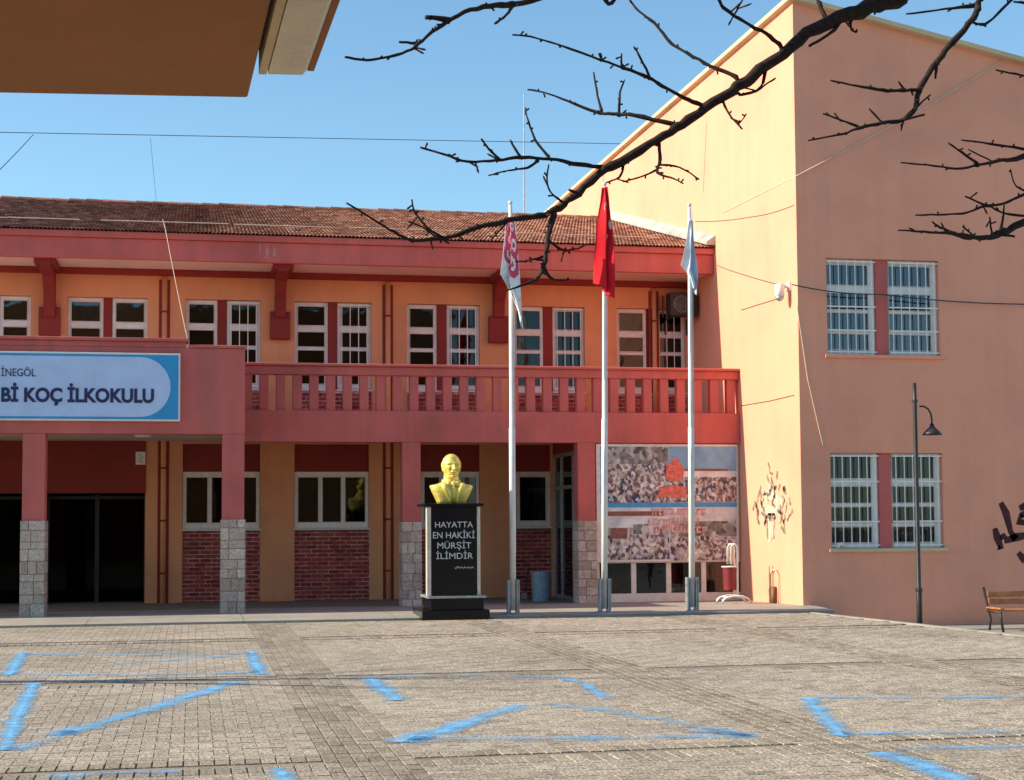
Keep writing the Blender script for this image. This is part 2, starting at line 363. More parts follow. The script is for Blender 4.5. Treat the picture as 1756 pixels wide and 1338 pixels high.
def brick_panel(parent, x0, x1, z0, z1, y, single, name='brick_panel'):
    """mortar backing with running-bond bricks standing 8 mm proud, one object each"""
    b = MB(); b.box(x0, x1, y, y + 0.1, z0, z1); bp = b.build(name, M['mortar'], parent)
    bw, bh, j = 0.232, 0.084, 0.011; row = 0; z = z0 + 0.004; st = MB(); cache = {}
    while z + 0.03 < z1:
        x = x0 + 0.003 - (0.0 if row % 2 else bw / 2); hgt = min(bh - j, z1 - z - 0.004)
        while x < x1:
            a, c = max(x, x0 + 0.003), min(x + bw - j, x1 - 0.003)
            if c - a > 0.03:
                dy = R.uniform(-0.003, 0.003); tone = R.random()
                if single:
                    key = (round(c - a, 3), round(hgt, 3), int(tone * 5))
                    if key not in cache:
                        q = MB(); w2 = (c - a) / 2; e = 0.005
                        q.hexa([(-w2, 0.01, 0), (w2, 0.01, 0), (w2, 0.01, hgt), (-w2, 0.01, hgt)],
                               [(-w2 + e, -0.010, e), (w2 - e, -0.010, e), (w2 - e, -0.010, hgt - e), (-w2 + e, -0.010, hgt - e)], tone=(key[2] + 0.5) / 5)
                        me = q.mesh('brick', M['brick']); bm = bmesh.new(); bm.from_mesh(me); bmesh.ops.recalc_face_normals(bm, faces=bm.faces); bm.to_mesh(me); bm.free(); cache[key] = me
                    o = put('brick', cache[key], bp); o.location = ((a + c) / 2, y + dy, z)
                else:
                    e = 0.005
                    st.hexa([(a, y + .01, z), (c, y + .01, z), (c, y + .01, z + hgt), (a, y + .01, z + hgt)],
                            [(a + e, y - .01 + dy, z + e), (c - e, y - .01 + dy, z + e), (c - e, y - .01 + dy, z + hgt - e), (a + e, y - .01 + dy, z + hgt - e)], tone=tone)
            x += bw
        z += bh; row += 1
    if not single: struct(st.build('bricks', M['brick'], bp), 'stuff')
    return bp

def text_mesh(body, size, width=None, depth=0.006, bold=0.0, space=1.0):
    c = bpy.data.curves.new('lettering', 'FONT'); c.body = body; c.size = size; c.extrude = depth / 2; c.offset = bold; c.space_character = space; c.resolution_u = 4
    o = bpy.data.objects.new('lettering', c); COL.objects.link(o); bpy.context.view_layer.update()
    dg = bpy.context.evaluated_depsgraph_get(); me = bpy.data.meshes.new_from_object(o.evaluated_get(dg)); bpy.data.objects.remove(o)
    xs = [v.co.x for v in me.vertices]; zs = [v.co.y for v in me.vertices]
    x0, x1 = min(xs), max(xs); k = (width / (x1 - x0)) if width else 1
    for v in me.vertices: v.co = Vector(((v.co.x - x0) * k, -v.co.z, v.co.y))
    return me, (x1 - x0) * k

def stroke(b, pts, widths, nrm, off=0.003, mi=0):
    """flat painted stroke (ribbon) lying on a surface; tone 1 on the centre line, 0 on the edge"""
    nrm = Vector(nrm); pts = [Vector(p) for p in pts]; vs = []; tn = []
    for i, p in enumerate(pts):
        t = (pts[min(i + 1, len(pts) - 1)] - pts[max(i - 1, 0)]).normalized(); s = nrm.cross(t).normalized()
        w = widths[i] if isinstance(widths, (list, tuple)) else widths
        for k in (-1, -0.5, 0, 0.5, 1): vs.append(p + s * w / 2 * k + nrm * off); tn.append(1 - abs(k))
    fs = [(i * 5 + k, i * 5 + k + 1, (i + 1) * 5 + k + 1, (i + 1) * 5 + k) for i in range(len(pts) - 1) for k in range(4)]
    b.add(vs, fs, mi, tn)

# ================================================================== GROUND
XR, YF = 10.55, 26.3                 # corner of the salmon wing
YE_PLAT, YC, YP, YW, YEV, YRG = 25.2, 29.4, 27.6, 32.3, 30.85, 39.2
def smooth(a, b, x): t = min(1, max(0, (x - a) / (b - a))); return t * t * (3 - 2 * t)
EA, EB = onZ(1383, 1050, -0.06), onZ(1756, 1091, -0.06)
ED = (EB - EA).normalized(); EN = Vector((-ED.y, ED.x, 0)); EN = EN if EN.x > 0 else -EN
def edge(x, y): return (Vector((x, y, -0.06)) - EA).dot(EN)
LOW = -0.40
def gz(x, y): return LOW - .1 if edge(x, y) > 0.06 and x > XR - 0.5 else -0.06
def grid_sheet(name, xs, ys, fz, m):
    b = MB(); vs = [(x, y, fz(x, y)) for y in ys for x in xs]; n = len(xs)
    b.add(vs, [(j * n + i, j * n + i + 1, (j + 1) * n + i + 1, (j + 1) * n + i) for j in range(len(ys) - 1) for i in range(n - 1)])
    return b.build(name, m, None, smooth=True, norm=False)
gx = [-300, -60, -25] + [-12 + k for k in range(33)] + [40, 120, 300]; gy_ = [-250, -60, -12] + [-2 + k for k in range(30)] + [40, 60, 140, 400]
struct(grid_sheet('ground', gx, gy_, lambda x, y: gz(x, y) - 0.009, M['sand']))
def plat_z(y): return 0.0 - 0.12 * min(1, max(0, (y - 25.95) / 6.35))
pb = MB()
px0, px1 = -16.0, XR + 0.12
prof = [(YE_PLAT, -0.3), (YE_PLAT, -0.030), (YE_PLAT + 0.012, -0.024), (YE_PLAT + .75, 0.0), (YW + 0.2, plat_z(YW + 0.2))]
x = px0; cuts = [px0 + k * 2.4 for k in range(12) if px0 + k * 2.4 < px1] + [px1]
for a, c in zip(cuts[:-1], cuts[1:]):
    e = 0.004
    pb.add([(a + e, y, z) for y, z in prof] + [(c - e, y, z) for y, z in prof], [(k, k + 1, 5 + k + 1, 5 + k) for k in range(4)])
    pb.quad((c - e, YE_PLAT + .01, -0.036), (c + e, YE_PLAT + .01, -0.036), (c + e, YW + .2, plat_z(YW + .2) - .012), (c - e, YW + .2, plat_z(YW + .2) - .012))
struct(pb.build('platform', M['concrete']))
# paving edge kerb and the lower concrete ground beyond it, at the foot of the wing
P0, P1 = EA - ED * .6, EA + ED * 22
kb = MB(); kb.hexa([P0 + Vector((0, 0, -.5)), P1 + Vector((0, 0, -.5)), P1 + EN * .11 + Vector((0, 0, -.5)), P0 + EN * .11 + Vector((0, 0, -.5))], [P0 + Vector((0, 0, .004)), P1 + Vector((0, 0, .004)), P1 + EN * .11 + Vector((0, 0, .004)), P0 + EN * .11 + Vector((0, 0, .004))])
struct(kb.build('kerb', M['concrete'], bevel=.008))
lg = MB(); A_ = P0 + EN * .10; B_ = P1 + EN * .10
lg.prism([(A_.x, A_.y, LOW - .2), (B_.x, B_.y, LOW - .2), (30, B_.y, LOW - .2), (30, YF + .1, LOW - .2), (A_.x, YF + .1, LOW - .2)], (0, 0, .2)); struct(lg.build('lower_ground', M['concrete']))

# pavers: herringbone fields divided by stack-bond bands
S = 0.1; STRIPS = [0.85, 4.15, 7.45, 10.75]; BANDS = [10.15, 15.75, 21.35]; BW = 0.6
def paver_shape(lx, ly, zn='f'):
    g, e = (0.0006, 0.0022) if zn == 'f' else (0.0028, 0.0045)
    b4 = [(g, g, -0.02), (lx - g, g, -0.02), (lx - g, ly - g, -0.02), (g, ly - g, -0.02)]
    t4 = [(g + e, g + e, 0), (lx - g - e, g + e, 0), (lx - g - e, ly - g - e, 0), (g + e, ly - g - e, 0)]
    return b4, t4
cells = []
Y0, Y1 = 8.4, YE_PLAT - 0.01
def xr(y): return -0.20 * y - 2.2, 0.56 * y + 1.6
def zone(x, y):
    for s in STRIPS:
        if s <= x < s + BW - 1e-6: return 's'
    for s in BANDS:
        if s <= y < s + BW - 1e-6: return 'b'
    return 'f'
ny = int((Y1 - Y0) / S)
for j in range(ny):
    y = Y0 + j * S; xa, xb = xr(y)
    for i in range(int(xa / S) - 1, int(xb / S) + 1):
        x = i * S + 0.05 - 1e-4; d = (i - j) % 4
        z0 = zone(x + S / 2, y + S / 2)
        if z0 == 's':
            if j % 2 == 0: cells.append((x, y, S, 2 * S if y + 2 * S < Y1 else S, 's'))
        elif z0 == 'b':
            jj = min(range(3), key=lambda k: abs(BANDS[k] + .3 - y)); k2 = round((y - BANDS[jj]) / S)
            if k2 % 3 == 0: cells.append((x, y, S, min(3 * S, BANDS[jj] + BW - y), 'b'))
        else:
            if d == 0:
                cells.append((x, y, 2 * S if zone(x + 1.5 * S, y + S / 2) == 'f' else S, S, 'f'))
            elif d == 1:
                if zone(x - S / 2, y + S / 2) != 'f': cells.append((x, y, S, S, 'f'))
            elif d == 3:
                cells.append((x, y, S, 2 * S if zone(x + S / 2, y + 1.5 * S) == 'f' and y + 2 * S < Y1 else S, 'f'))
            elif d == 2:
                if zone(x + S / 2, y - S / 2) != 'f': cells.append((x, y, S, S, 'f'))
keep = []
for c in cells:
    cx, cy = c[0] + c[2] / 2, c[1] + c[3] / 2
    if cx > XR - .6 and edge(cx, cy) > -.11: continue
    keep.append(c)
def in_view(x, y):
    d = Vector((x, y, -0.06 - H)); w = d.dot(FW); u = CX + F * d.dot(RT) / w; v = CY - F * d.dot(UP) / w
    return 6 < u < 1750 and v < 1336
vis = [i for i, c in enumerate(keep) if c[1] < 10.6 and in_view(c[0] + c[2] / 2, c[1] + c[3] / 2)]
vis = set(sorted(vis, key=lambda i: keep[i][1] - 0.35 * keep[i][2] * keep[i][3] / 0.02)[:298])
pave = MB(); singles = []
tw = math.radians(0.5)
for i, (x, y, lx, ly, zn) in enumerate(keep):
    t = min(1, max(0, R.gauss(0.66, 0.13) - (0.30 if zn == 's' else 0.24 if zn == 'b' else 0)))
    cz = gz(x + lx / 2, y + ly / 2) + R.uniform(-0.0016, 0.0010); tx, ty = R.gauss(0, 0.004), R.gauss(0, 0.004)
    if i in vis: singles.append((x, y, lx, ly, t, cz, tx, ty, zn)); continue
    b4, t4 = paver_shape(lx, ly, zn)
    pave.hexa([(x + p[0], y + p[1], cz + p[2]) for p in b4], [(x + p[0], y + p[1], cz + p[2] + (p[0] - lx / 2) * tx + (p[1] - ly / 2) * ty) for p in t4], tone=t)
pv = struct(pave.build('pavement', M['paver'], norm=False), 'stuff')
yard = bpy.data.objects.new('yard_paving', None); COL.objects.link(yard); yard['kind'] = 'structure'
cache = {}
for (x, y, lx, ly, t, cz, tx, ty, zn) in singles:
    key = (round(lx, 2), round(ly, 2), int(t * 6), zn)
    if key not in cache:
        q = MB(); b4, t4 = paver_shape(lx, ly, zn); q.hexa([(p[0] - lx / 2, p[1] - ly / 2, p[2]) for p in b4], [(p[0] - lx / 2, p[1] - ly / 2, p[2]) for p in t4], tone=(key[2] + .5) / 6.5)
        cache[key] = q.mesh('paver', M['paver'])
    o = bpy.data.objects.new('paver', cache[key]); COL.objects.link(o); o.parent = yard; o.location = (x + lx / 2, y + ly / 2, cz); o.rotation_euler = (ty, -tx, R.gauss(0, 0.004))

# blue playground lines painted on the pavers
def gline(pts, wpx, mat, vertical=False):
    b = MB(); P = []
    for (u, v) in pts: P.append(onZ(u, v, -0.06))
    pts2 = []
    for a, c in zip(P[:-1], P[1:]):
        k = max(2, int((c - a).length / 0.12)); pts2 += [a.lerp(c, t / k) for t in range(k)]
    pts2.append(P[-1])
    pts2 = [Vector((p.x + R.uniform(-.008, .008), p.y + R.uniform(-.012, .012), gz(p.x, p.y))) for p in pts2]
    stroke(b, pts2, [wpx * 1.35 * R.uniform(0.9, 1.1) for _ in pts2], (0, 0, 1), 0.0055)
    struct(b.build('painted_line', M[mat], None, norm=False))
gline([(38, 1120), (16, 1159)], 0.17, 'bluestrong'); gline([(430, 1118), (446, 1157)], 0.17, 'bluestrong')
gline([(40, 1122), (240, 1124), (428, 1121)], 0.30, 'bluefaint'); gline([(195, 1138), (280, 1134), (330, 1129), (430, 1122)], 0.45, 'bluefaint')
gline([(20, 1157), (230, 1158), (446, 1153)], 0.35, 'bluefaint')
gline([(58, 1172), (30, 1228), (6, 1288)], 0.15, 'bluestrong'); gline([(405, 1170), (300, 1203), (190, 1237), (95, 1262)], 0.26, 'bluemid'); gline([(130, 1254), (20, 1288)], 0.26, 'bluefaint')
gline([(80, 1333), (200, 1326), (310, 1324)], 0.30, 'bluefaint'); gline([(475, 1318), (492, 1345)], 0.13, 'bluestrong')
gline([(633, 1162), (655, 1182), (682, 1202)], 0.19, 'bluestrong'); gline([(965, 1163), (1000, 1172), (1038, 1199)], 0.15, 'bluemid')
gline([(690, 1274), (745, 1258), (800, 1240)], 0.26, 'bluestrong'); gline([(800, 1240), (850, 1224), (895, 1209)], 0.26, 'bluemid')
gline([(700, 1268), (900, 1268), (1100, 1266), (1290, 1263)], 0.36, 'bluefaint'); gline([(935, 1207), (1040, 1219), (1160, 1240), (1295, 1262)], 0.30, 'bluefaint')
gline([(660, 1160), (820, 1159), (970, 1162)], 0.28, 'bluefaint'); gline([(1180, 1254), (1240, 1258), (1295, 1264)], 0.16, 'bluemid')
gline([(1384, 1197), (1412, 1230), (1446, 1264)], 0.17, 'bluestrong'); gline([(1446, 1260), (1600, 1257), (1780, 1255)], 0.28, 'bluefaint')
gline([(1400, 1196), (1600, 1197), (1780, 1196)], 0.30, 'bluefaint'); gline([(1508, 1291), (1580, 1314), (1665, 1345)], 0.22, 'bluestrong')
gline([(1530, 1285), (1640, 1283), (1780, 1281)], 0.3, 'bluefaint')

# ================================================================== SCHOOL BUILDING (left, shaded)
school = thing('school_building', 'two-storey red and orange school building with tiled roof and balustraded balcony', 'building', (0, 31, 0))
XL = -12.0
zEt = ZY(600, 409, YEV); zEb = ZY(600, 454, YEV); zSof = zEb + 0.03
zB0 = ZY(850, 759, YC); zB1 = ZY(850, 706, YC); zRt = ZY(850, 627, YC); zRb = ZY(850, 646, YC)
UW = [(-60, -2, 52), (115, 177, 192, 253), (318, 373, 389, 447), (505, 563, 579, 637), (698, 750, 767, 823), (881, 933, 949, 1003), (1058, 1110, 1125, 1176)]
zUh = ZY(570, 518, YW); zUs = ZY(570, 668, YW)
holes = []; pairs = []
for p in UW:
    if len(p) == 3: p = (-62, -10, -2, 52)
    a, b_, c, d = [XY(q, YW, 580) for q in p]; pairs.append((a, b_, c, d)); holes.append((a, d, zUs, zUh))
a = pairs[0][0] - 2.2
pairs.insert(0, (a, a + (pairs[1][1] - pairs[1][0]), a + (pairs[1][2] - pairs[1][0]), a + (pairs[1][3] - pairs[1][0]))); holes.append((a, pairs[0][3], zUs, zUh))
zFl = zB1 - 0.02                                           # balcony floor level
# ground floor openings (px at wall plane)
zGh = ZY(570, 809, YW); zGs = ZY(570, 906, YW); zG0 = plat_z(YW)
gl = lambda u: XY(u, YW, 860)
door_holes = [(gl(-150), gl(38), zG0, ZY(160, 845, YW)), (gl(78), gl(249), zG0, ZY(160, 845, YW))]
gwin = [(gl(313), gl(446)), (gl(505), gl(633)), (gl(722), gl(823)), (gl(884), gl(945))]
gholes = [(x0, x1, zG0 + .0, ZY(570, 762, YW)) for x0, x1 in gwin]
wb = MB()
wall_front(wb, XL, XR, zFl, zSof + 0.02, holes, YW, 0.16)
wall_front(wb, XL, XR - 0.01, zG0 - 0.2, zFl, door_holes + gholes, YW, 0.2, 0)
wb.quad((XL, YW, -0.3), (XL, YW, zSof), (XL, 47, zSof), (XL, 47, -0.3)); wb.quad((XL, 47, -0.3), (XL, 47, zSof), (XR, 47, zSof), (XR, 47, -0.3))
wb.build('wall', M['orange'], school, norm=False)
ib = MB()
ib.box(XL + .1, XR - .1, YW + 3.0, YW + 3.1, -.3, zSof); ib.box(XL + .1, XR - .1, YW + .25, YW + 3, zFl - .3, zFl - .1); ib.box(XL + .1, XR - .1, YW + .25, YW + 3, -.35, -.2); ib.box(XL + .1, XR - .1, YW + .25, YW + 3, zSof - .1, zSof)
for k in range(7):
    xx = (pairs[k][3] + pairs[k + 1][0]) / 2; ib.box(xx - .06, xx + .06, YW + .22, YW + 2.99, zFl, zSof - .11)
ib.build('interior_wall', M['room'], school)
box('interior_shadow_wall', M['dark'], school, XL + .2, gl(300), YW + 2.0, YW + 2.1, -.15, zFl - .32, 0)  # near-black sheet paints in the darkness behind the entrance
# upper windows
rowsA = [(0.042, 0.27), (0.335, 0.515), (0.545, 0.705), (0.73, 0.94)]
for k, (a, b_, c, d) in enumerate(pairs):
    y = YW + 0.09; zt = zUh - .005
    cur = ('curtain', 0.1, 0.9, 0.2 + 0.5 * R.random()) if k in (2, 3, 5, 7) else None
    gls = 'glassblue' if k in (1, 2) else 'glass'
    window(school, a + .002, b_, zUs, zt, y, rowsA, fr=0.06, glass=gls, curtain=cur, mat='white2')
    window(school, c, d - .002, zUs, zt, y, rowsA, fr=0.06, grille=4 if k not in (1, 2) else 0, glass=gls, mat='white', curtain=('curtain', 0.05, 0.5, 0.95) if k in (3, 4, 6) else None, gy=0.06)
    box('window_pier', M['darkred'], school, b_ + .003, c - .003, YW + 0.06, YW + 0.15, zUs, zUh - .002)
    brick_panel(school, a, d, zFl + .001, zUs - .04, YW - 0.02, False, 'spandrel')
# wall beam, soffit, fascia
box('wall_beam', M['darkred'], school, XL, XR - .002, YW - 0.12, YW + .1, ZY(600, 480, YW - .12), zSof - .002, 0.01)
box('soffit', M['soffit'], school, XL - .4, XR - .004, YEV + .12, YW + .2, zSof, zSof + .1, 0)
fb = MB(); zg = ZY(600, 420, YEV); fb.box(XL - .5, XR - .003, YEV, YEV + .14, zEb, zg); fb.build('fascia', M['red'], school, bevel=0.012)
fb = MB(); fb.box(XL - .5, XR - .003, YEV - .06, YEV + .14, zg + .004, zEt); fb.build('gutter', M['red'], school, bevel=0.015)
fb = MB()
for (u_, va, vb, w_) in ((458, 420, 445, .16), (446, 418, 436, .10), (470, 422, 440, .12)): stroke(fb, [onY(u_, va + (vb - va) * t / 6, YEV) for t in range(7)], w_, (0, -1, 0), .003)
fb.build('lime_stain', M['stain'], school, norm=False)
# brackets carrying the eaves
for u in (-330, 86, 480, 853):
    cxw = XY(u, YW, 520); b = MB()
    b.prism([(cxw - .11, YW - .001, zSof - .001), (cxw - .11, YEV + .15, zSof - .001), (cxw - .11, YEV + .15, zSof - .16), (cxw - .11, YW - .55, zSof - .25), (cxw - .11, YW - .26, zSof - .55), (cxw - .11, YW - .22, ZY(u, 545, YW)), (cxw - .11, YW - .001, ZY(u, 556, YW))], (.22, 0, 0))
    br = b.build('bracket', M['darkred'], school, bevel=0.01)
    b = MB(); b.box(cxw - .2, cxw + .2, YEV + .16, YW - .13, zSof - .12, zSof - .003); b.build('bracket_beam', M['darkred'], br, bevel=0.01)
    b = MB(); b.box(cxw - .205, cxw + .205, YW - .16, YW - .002, ZY(480, 583, YW), ZY(480, 536, YW)); b.build('corbel', M['darkred'], br, bevel=0.012)
# rain pipes, with raised dark strips painting in the shadow lines of their grooves
for u in (282, 665, 1121):
    xx = XY(u, YW, 560)
    for s in (-1, 1): box('groove_shade', M['darkred'], school, xx + s * .085 - .025, xx + s * .085 + .025, YW - .012, YW + .02, zG0 if u < 1000 else zB1, zSof - .2, 0)
    b = MB(); b.tube([(xx, YW - .05, zG0 if u < 1000 else zB1), (xx, YW - .05, zSof - .15)], .05, 12); dp = b.build('downpipe', M['orange'], school, smooth=True)
    b = MB()
    for q in range(6): b.box(xx - .062, xx + .062, YW - .104, YW, 0.5 + q * 1.05, 0.54 + q * 1.05)
    b.build('pipe_clip', M['darkred'], dp)
# balcony
bx0, bx1 = XY(380, YC), XR + .001
box('balcony_beam', M['red'], school, bx0, bx1 - .004, YC, YC + .3, zB0, zB1, 0.012)
box('balcony_slab', M['red'], school, bx0, bx1 - .004, YC + .301, YW - .001, zFl - .2, zFl, 0)
rl = MB(); rl.box(bx0, bx1 - .005, YC + .02, YC + .27, zRb, zRt - .055); rl.build('handrail', M['red'], school, bevel=0.012)
rl = MB(); rl.box(bx0 - .03, bx1 - .004, YC - .04, YC + .33, zRt - .053, zRt); rl.build('rail_coping', M['red'], school, bevel=0.015)
us = []
u = 425
while u < 1264: us.append(u); u += 29.2 * (1 if u < 1e9 else 1)
us = [424.5 + 28.65 * k for k in range(30)]
for u in us:
    xx = XY(u, YC, 676)
    if u > 1258: xx = XR - .1
    b = MB(); b.box(xx - .085, xx + .085, YC + .06, YC + .22, zB1 - .001, zRb + .001); b.build('baluster', M['red'], school, bevel=0.01)
# columns of the balcony with split-stone cladding
def stone_clad(col, x0, x1, y0, y1, z0, z1):
    """ashlar cladding: rows of stones of uneven width on the front and both sides"""
    core = MB(); core.box(x0 + .015, x1 - .015, y0 + .015, y1 - .015, z0, z1 - .004); cl = core.build('stone_cladding', M['mortar'], col)
    n = 9; hs = [R.uniform(.7, 1.3) for _ in range(n)]; k = (z1 - z0) / sum(hs); z = z0
    for h in hs:
        h *= k; w = x1 - x0
        cutx = [0, R.choice([.32, .42, .55, .68]), 1] if R.random() < .8 else [0, .30, .66, 1]
        for a, c in zip(cutx[:-1], cutx[1:]):
            b = MB(); g = .004; d = R.uniform(0, .008); b.box(x0 + a * w + g, x0 + c * w - g, y0 - .012 - d, y0 + .02, z + g, z + h - g, tone=R.random()); b.build('stone', M['stone'], cl, bevel=.004)
        for xs_ in ((x0 - .012, x0 + .014), (x1 - .014, x1 + .012)):
            b = MB(); b.box(xs_[0], xs_[1], y0 + .021, y1, z + .004, z + h - .004, tone=R.random()); b.build('stone', M['stone'], cl, bevel=.004)
        z += h
def column(x0, x1, y0, y1, z0, zs, z1):
    c = box('column', M['red'], school, x0, x1, y0, y1, z0, z1, 0.01); stone_clad(c, x0 - .012, x1 + .012, y0 - .02, y1 + .01, z0, zs)
for ua, ub in ((690, 721), (991, 1021)):
    column(XY(ua, YC, 830), XY(ub, YC, 830), YC + .003, YC + .33, plat_z(YC), ZY(705, 895, YC), zB0 - .001)
# ground floor: lintels, windows and brick panels under the balcony
zl = ZY(570, 762, YW)
for (x0, x1) in gwin:
    box('lintel_panel', M['darkred'], school, x0 + .001, x1 - .001, YW + .08, YW + .19, zGh + .002, zl, 0)
lw = gwin
window(school, lw[0][0] + .004, lw[0][1] - .004, zGs, zGh, YW + .05, [(0.09, 0.90)], cols=3, fr=.06, mat='white2', curtain=('curtain', .62, .95, .9))
window(school, lw[1][0] + .004, lw[1][1] - .004, zGs, zGh, YW + .05, [(0.09, 0.90)], cols=3, fr=.06, mat='white', curtain=('curtain', .03, .82, .93))
window(school, lw[2][0] + .004, lw[2][1] - .004, zGs, zGh, YW + .05, [(0.09, 0.90)], cols=3, fr=.06, mat='white2')
window(school, lw[3][0] + .004, lw[3][1] - .004, zGs, zGh, YW + .05, [(0.09, 0.90)], cols=1, fr=.085, mat='white2', curtain=('bluecurtain', .1, .9, .93))
for k, (x0, x1) in enumerate(lw): brick_panel(school, x0 + .002, x1 - .002, zG0 + .001, zGs - .04, YW + .03, k in (0, 1))
for (u0_, u1_) in ((447, 504), (826, 883)): pass
# portico (nearer, left)
pz1 = ZY(200, 579, YP); pz1b = ZY(370, 592, YP); pz0 = ZY(240, 744, YP); pxR = XY(420, YP, 700); pxM = XY(318, YP, 585); pxL = -11.0
zc = ZY(55, 893, YP)
pb = MB(); pb.box(pxL, pxR, YP, YP + .32, pz0, pz1b - .055); pb.build('portico_beam', M['red'], school, bevel=.012)
pb = MB(); pb.box(pxL, pxM, YP + .004, YP + .32, pz1b - .053, pz1 - .06); pb.build('portico_upstand', M['red'], school, bevel=.01)
pb = MB(); pb.box(pxL - .05, pxM + .05, YP - .05, YP + .38, pz1 - .058, pz1); pb.build('portico_coping', M['red'], school, bevel=.012)
pb = MB(); pb.box(pxM + .052, pxR + .03, YP - .03, YP + .36, pz1b - .053, pz1b); pb.build('portico_coping', M['red'], school, bevel=.012)
pb = MB(); pb.box(pxR - .30, pxR - .003, YP + .322, YC + .2, pz0 + .002, pz1b - .06); pb.build('portico_side_beam', M['red'], school, bevel=.01)
pb = MB(); pb.box(pxL, pxR - .302, YP + .322, YW - .002, pz0 + .12, pz0 + .3); pb.build('portico_ceiling', M['soffit'], school)
for ua, ub in ((38, 77), (381, 419)): column(XY(ua, YP, 830), XY(ub, YP, 830), YP + .004, YP + .42, -.04, zc, pz0 - .001)
column(-6.2, -5.8, YP + .004, YP + .42, -.04, zc, pz0 - .001)
cl = onY(245, 752, 30.0); b = MB(); b.tube([(cl.x, 30.0, pz0 + .119), (cl.x, 30.0, pz0 + .07)], [.17, .14], 20); b.build('ceiling_light', M['white'], school, smooth=False)
box('door_lintel', M['darkred'], school, gl(-150), gl(250), YW - .03, YW - .002, ZY(160, 846, YW), pz0 + .11, .004)
# entrance doors: dark glazed leaves set deep inside
for (x0, x1) in ((gl(78), gl(249)), (gl(-150), gl(38))):
    zt = ZY(160, 847, YW); ye = YW + .55; b = MB(); w = x1 - x0
    for q in (0, .5, 1): b.box(x0 + w * q - .04, x0 + w * q + .04, ye, ye + .06, zG0, zt)
    for q in (0.02, .97): b.box(x0 + .041, x1 - .041, ye + .002, ye + .058, zG0 + (zt - zG0) * q - .03, zG0 + (zt - zG0) * q + .03)
    d = b.build('entrance_door', M['blackiron'], school)
    for q in (0, .5):
        b = MB(); b.box(x0 + w * q + .042, x0 + w * (q + .5) - .042, ye + .02, ye + .026, zG0 + .05, zt - .05); b.build('pane', M['glassdark'], d)

# glazed kiosk between the last column and the sunlit wall
kx0, kx1 = XY(1022, YC + .1, 900), XR - .003; kz0 = plat_z(YC)
zpb = ZY(1150, 962, YC + .1)
rows = MB(); edges = [XY(q, YC + .1, 990) for q in (1024, 1087, 1147, 1207, 1262)]
kb = MB(); kb.box(kx0, kx1, YC + .1, YC + .18, kz0, ZY(1150, 1017, YC + .1)); kb.box(kx0, kx1, YC + .1, YC + .18, ZY(1150, 965, YC + .1), zB0 - .002)
for e in edges: kb.box(e - .05, e + .05, YC + .101, YC + .179, ZY(1150, 1017, YC + .1), ZY(1150, 965, YC + .1))
kf = kb.build('kiosk_front', M['white2'], school, bevel=.006)
for k, (a, c) in enumerate(zip(edges[:-1], edges[1:])):
    b = MB(); b.box(a + .051, c - .051, YC + .135, YC + .141, ZY(1150, 1016, YC + .1), ZY(1150, 966, YC + .1)); b.build('pane', M['glass'], kf)
b = MB(); b.box(edges[3] - .3, edges[4], YC + .5, YC + .54, kz0, 1.1); b.build('kiosk_counter', M['wood'], kf)
kx = XY(1000, YC + .2, 900)
# return wall with the glazed door facing the entrance
sd = MB(); xk = XY(1003, YC + .3, 900); zt = ZY(970, 775, YC + .6); zt2 = ZY(970, 833, YC + .6)
for (a, c) in ((YC + .35, YC + .43), (YW - .75, YW - .68), (YW - .1, YW - .02), (YC + 1.15, YC + 1.21)): sd.box(xk - .035, xk + .035, a, c, plat_z(YC + 1) - .06, zt)
for q in (zt, zt2, plat_z(YC + 1) + .05): sd.box(xk - .036, xk + .036, YC + .35, YW - .02, q - .04, q + .035)
sdo = sd.build('side_door', M['steel'], school, bevel=.005)
b = MB(); b.box(xk - .004, xk + .004, YC + .36, YW - .03, plat_z(YC + 1), zt - .04); b.build('pane', M['glass'], sdo)
b = MB(); b.box(xk - .03, xk + .03, YC + .35, YW - .02, zt + .036, zB0 + .2); b.build('transom_panel', M['darkred'], sdo)
for k in range(5):  # blue and pale sheets stand in for reflections in the door glass
    b = MB(); y0 = YC + .45 + k * .42; n = 8; vs = []
    for q in range(n + 1):
        yy = y0 + .34 * q / n; xx = xk + .25 + .03 * math.sin(q * 2.1 + k); vs += [(xx, yy, zt2 - .1 - .3 * (k % 2)), (xx, yy, .15 + .2 * ((k * 3) % 2))]
    b.add(vs, [(2 * q, 2 * q + 1, 2 * q + 3, 2 * q + 2) for q in range(n)]); b.build('reflection_sheet', [M['bluecurtain'], M['flaggrey'], M['bluecurtain'], M['curtain'], M['bluecurtain']][k], sdo, smooth=True, norm=False)
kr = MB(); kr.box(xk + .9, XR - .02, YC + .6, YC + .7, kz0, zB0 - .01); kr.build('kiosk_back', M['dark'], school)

# roof -------------------------------------------------------------
zEave = zEt + .01; zRidge = ZY(700, 364, YRG); ang = math.atan2(zRidge - zEave, YRG - (YEV - .08)); SL = math.hypot(zRidge - zEave, YRG - YEV + .08)
rx0, rx1 = XL - .5, XR - .01
rd = MB(); e = .05
rd.add([(rx0, YEV - .02, zEave - e), (rx1, YEV - .02, zEave - e), (rx1, YRG, zRidge - e), (rx0, YRG, zRidge - e), (rx1, 47.5, zEave - e), (rx0, 47.5, zEave - e)], [(0, 1, 2, 3), (3, 2, 4, 5), (0, 3, 5), (1, 4, 2), (0, 5, 4, 1)])
roof = rd.build('roof', M['darkred'], school, norm=False)
tb = MB(); rowh = .30; tw_ = .15; nrow = int(SL / rowh) + 1; ca, sa = math.cos(ang), math.sin(ang); prof = [(0, 0), (.14, .028), (.28, .036), (.42, .026), (.5, .004), (.64, .028), (.78, .036), (.92, .026), (1, 0)]
